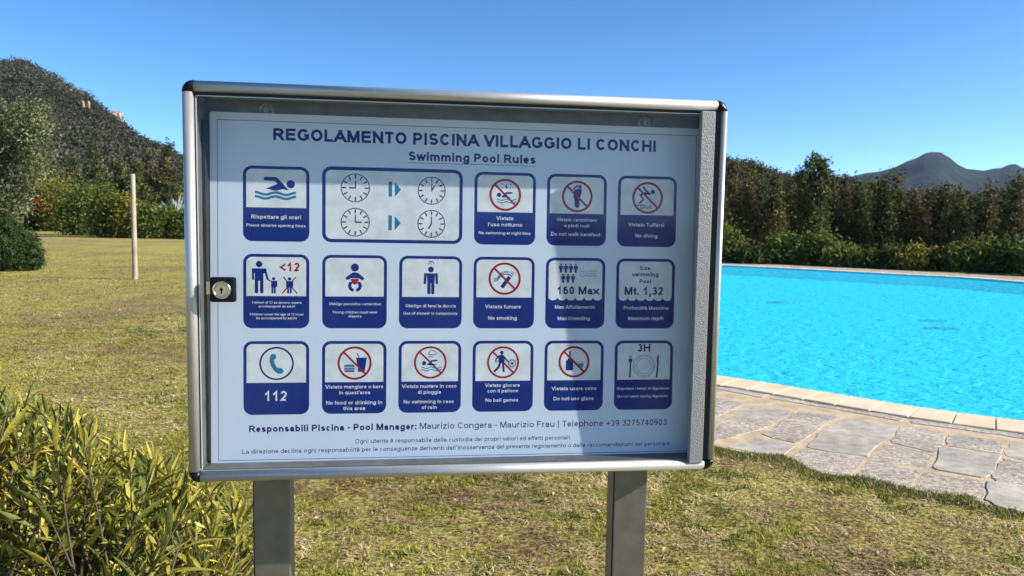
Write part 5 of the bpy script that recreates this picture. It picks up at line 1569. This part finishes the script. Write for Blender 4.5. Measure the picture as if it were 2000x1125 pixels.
        for k in range(5): a = math.radians(72 * k + 90); z.line([(330 + 9 * math.cos(a), 756 - 9 * math.sin(a)), (330 + 22 * math.cos(a), 756 - 22 * math.sin(a))], 3, 'b'); z.disc(330 + 21 * math.cos(a + .63), 756 - 21 * math.sin(a + .63), 4, 'b')
        z.ban(272, 749, 97, 13)
    elif key == 'glass':
        z = Zoom(fl, (98, 30, 924, 1008), dst)
        z.poly([(440, 176), (460, 176), (462, 262), (470, 288), (496, 318), (498, 436), (486, 446), (408, 446), (395, 436), (395, 318), (424, 288), (436, 262)], 'b')
        z.line([(548, 328), (650, 328)], 6, 'c'); z.poly([(560, 352), (645, 345), (632, 404), (600, 408), (582, 388)], 'c'); z.line([(552, 332), (575, 420), (628, 420), (648, 332)], 4, 'c'); z.ban(509, 326, 202, 30)
    elif key == 'meal':
        z = Zoom(fl, (1070, 28, 1888, 998), dst)
        z.ring(1482, 385, 152, 5, 'd'); z.ring(1482, 385, 134, 4, 'd'); z.ring(1482, 388, 104, 5, 'd')
        for x in (1270, 1283, 1296, 1308): z.line([(x, 238), (x, 290)], 6, 'd')
        z.poly([(1264, 285), (1318, 285), (1318, 318), (1304, 336), (1278, 336), (1264, 318)], 'd'); z.line([(1291, 330), (1287, 538)], 22, 'd', True)
        z.poly([(1688, 228), (1680, 222), (1664, 262), (1658, 330), (1670, 350), (1690, 350)], 'd'); z.line([(1678, 345), (1664, 538)], 25, 'd', True)

def scallop(x0, x1, y, n, r):
    pts = []
    for k in range(n):
        c = x0 + (x1 - x0) * (k + .5) / n; hw = (x1 - x0) / n / 2
        pts += [(c - hw * math.cos(math.pi * q / 8), y - r * math.sin(math.pi * q / 8)) for q in range(0 if k == 0 else 1, 9)]
    return pts
for key, (cc, rr) in CARDS.items():
    x0, y0, x1, y1 = cardbox(cc, rr)
    f = Flat(0.02); f.poly(rrect(x0, y0, x1, y1, 15.5), 'b', 0.02)
    card = f.build("rule_card", poster); card["label"] = TITLE[key]
    f = Flat(0.06); fx0, fx1, fy1 = x0 + 5.6, x1 - 5.6, y1 - 5.4
    fy0 = y0 + (y1 - y0) * 0.435 + (2.0 if rr == 0 else 0)
    if key in ('crowd', 'depth'):
        r_ = 10; pts = scallop(fx0, fx1, fy0 + 1.0, 6, 6.0)
        pts += [(fx1 - r_ + r_ * math.cos(math.radians(a)), fy1 - r_ + r_ * math.sin(math.radians(a))) for a in range(0, 91, 15)] + [(fx0 + r_ + r_ * math.cos(math.radians(a)), fy1 - r_ + r_ * math.sin(math.radians(a))) for a in range(90, 181, 15)]
        f.poly(pts, 'w', 0.06)
    else: f.poly(rrect(fx0, fy0, fx1, fy1, 10, 0.0), 'w', 0.06)
    f.build("card_field", card)
    if key != 'depth':
        f = Flat(0.09); icon(key, f, (x0, y0, x1, y1)); f.build("pictogram", card)
    f = Flat(0.06)
    for t, xc, yb, w in CAPTION[key]: write(f, t, xc, yb, w, 'w', 1, weight=0.132)
    f.build("caption", card)
    bt = [b for b in BIGTEXT if b[0] == key]
    if bt:
        f = Flat(0.09)
        for _, t, xc, yb, w, c in bt: write(f, t, xc, yb, w, 'i' if c == 'd' else c, 1)
        f.build("figures", card)
# the opening-times card
x0, y0, x1, y1 = 193.2, 402.0, 445.6, 538.0
f = Flat(0.02); f.poly(rrect(x0, y0, x1, y1, 16), 'b', 0.02); card = f.build("rule_card", poster); card["label"] = "wide blue framed card with four clock faces and arrows"
f = Flat(0.06); f.poly(rrect(x0 + 6.2, y0 + 6.2, x1 - 6.2, y1 - 6.2, 10), 'w', 0.06); f.build("card_field", card)
for cx, cy, r, hr in ((1013, 291, 118, 9), (1660, 310, 116, 1), (1013, 587, 118, 3), (1660, 600, 116, 7)):
    f = Flat(0.09); z = Zoom(f, (736, 115, 1928, 768), (x0, y0, x1, y1))
    cy += -6 if cx > 1500 else 4
    z.ring(cx, cy, r, 8, 'i')
    for k in range(12):
        a = math.radians(30 * k); z.line([(cx + r * .66 * math.sin(a), cy - r * .66 * math.cos(a)), (cx + r * .95 * math.sin(a), cy - r * .95 * math.cos(a))], 11, 'i')
    z.line([(cx, cy + 8), (cx, cy - r * .56)], 9, 'i'); a = math.radians(30 * hr); z.line([(cx, cy), (cx + r * .45 * math.sin(a), cy - r * .45 * math.cos(a))], 12, 'i')
    f.build("clock_face", card)
for dy in (0, 293):
    f = Flat(0.09); z = Zoom(f, (736, 115, 1928, 768), (x0, y0, x1, y1))
    z.poly([(1292, 234 + dy), (1322, 234 + dy), (1322, 364 + dy), (1292, 364 + dy)], 'c'); z.poly([(1345, 238 + dy), (1398, 300 + dy), (1345, 365 + dy)], 'c'); f.build("arrow", card)
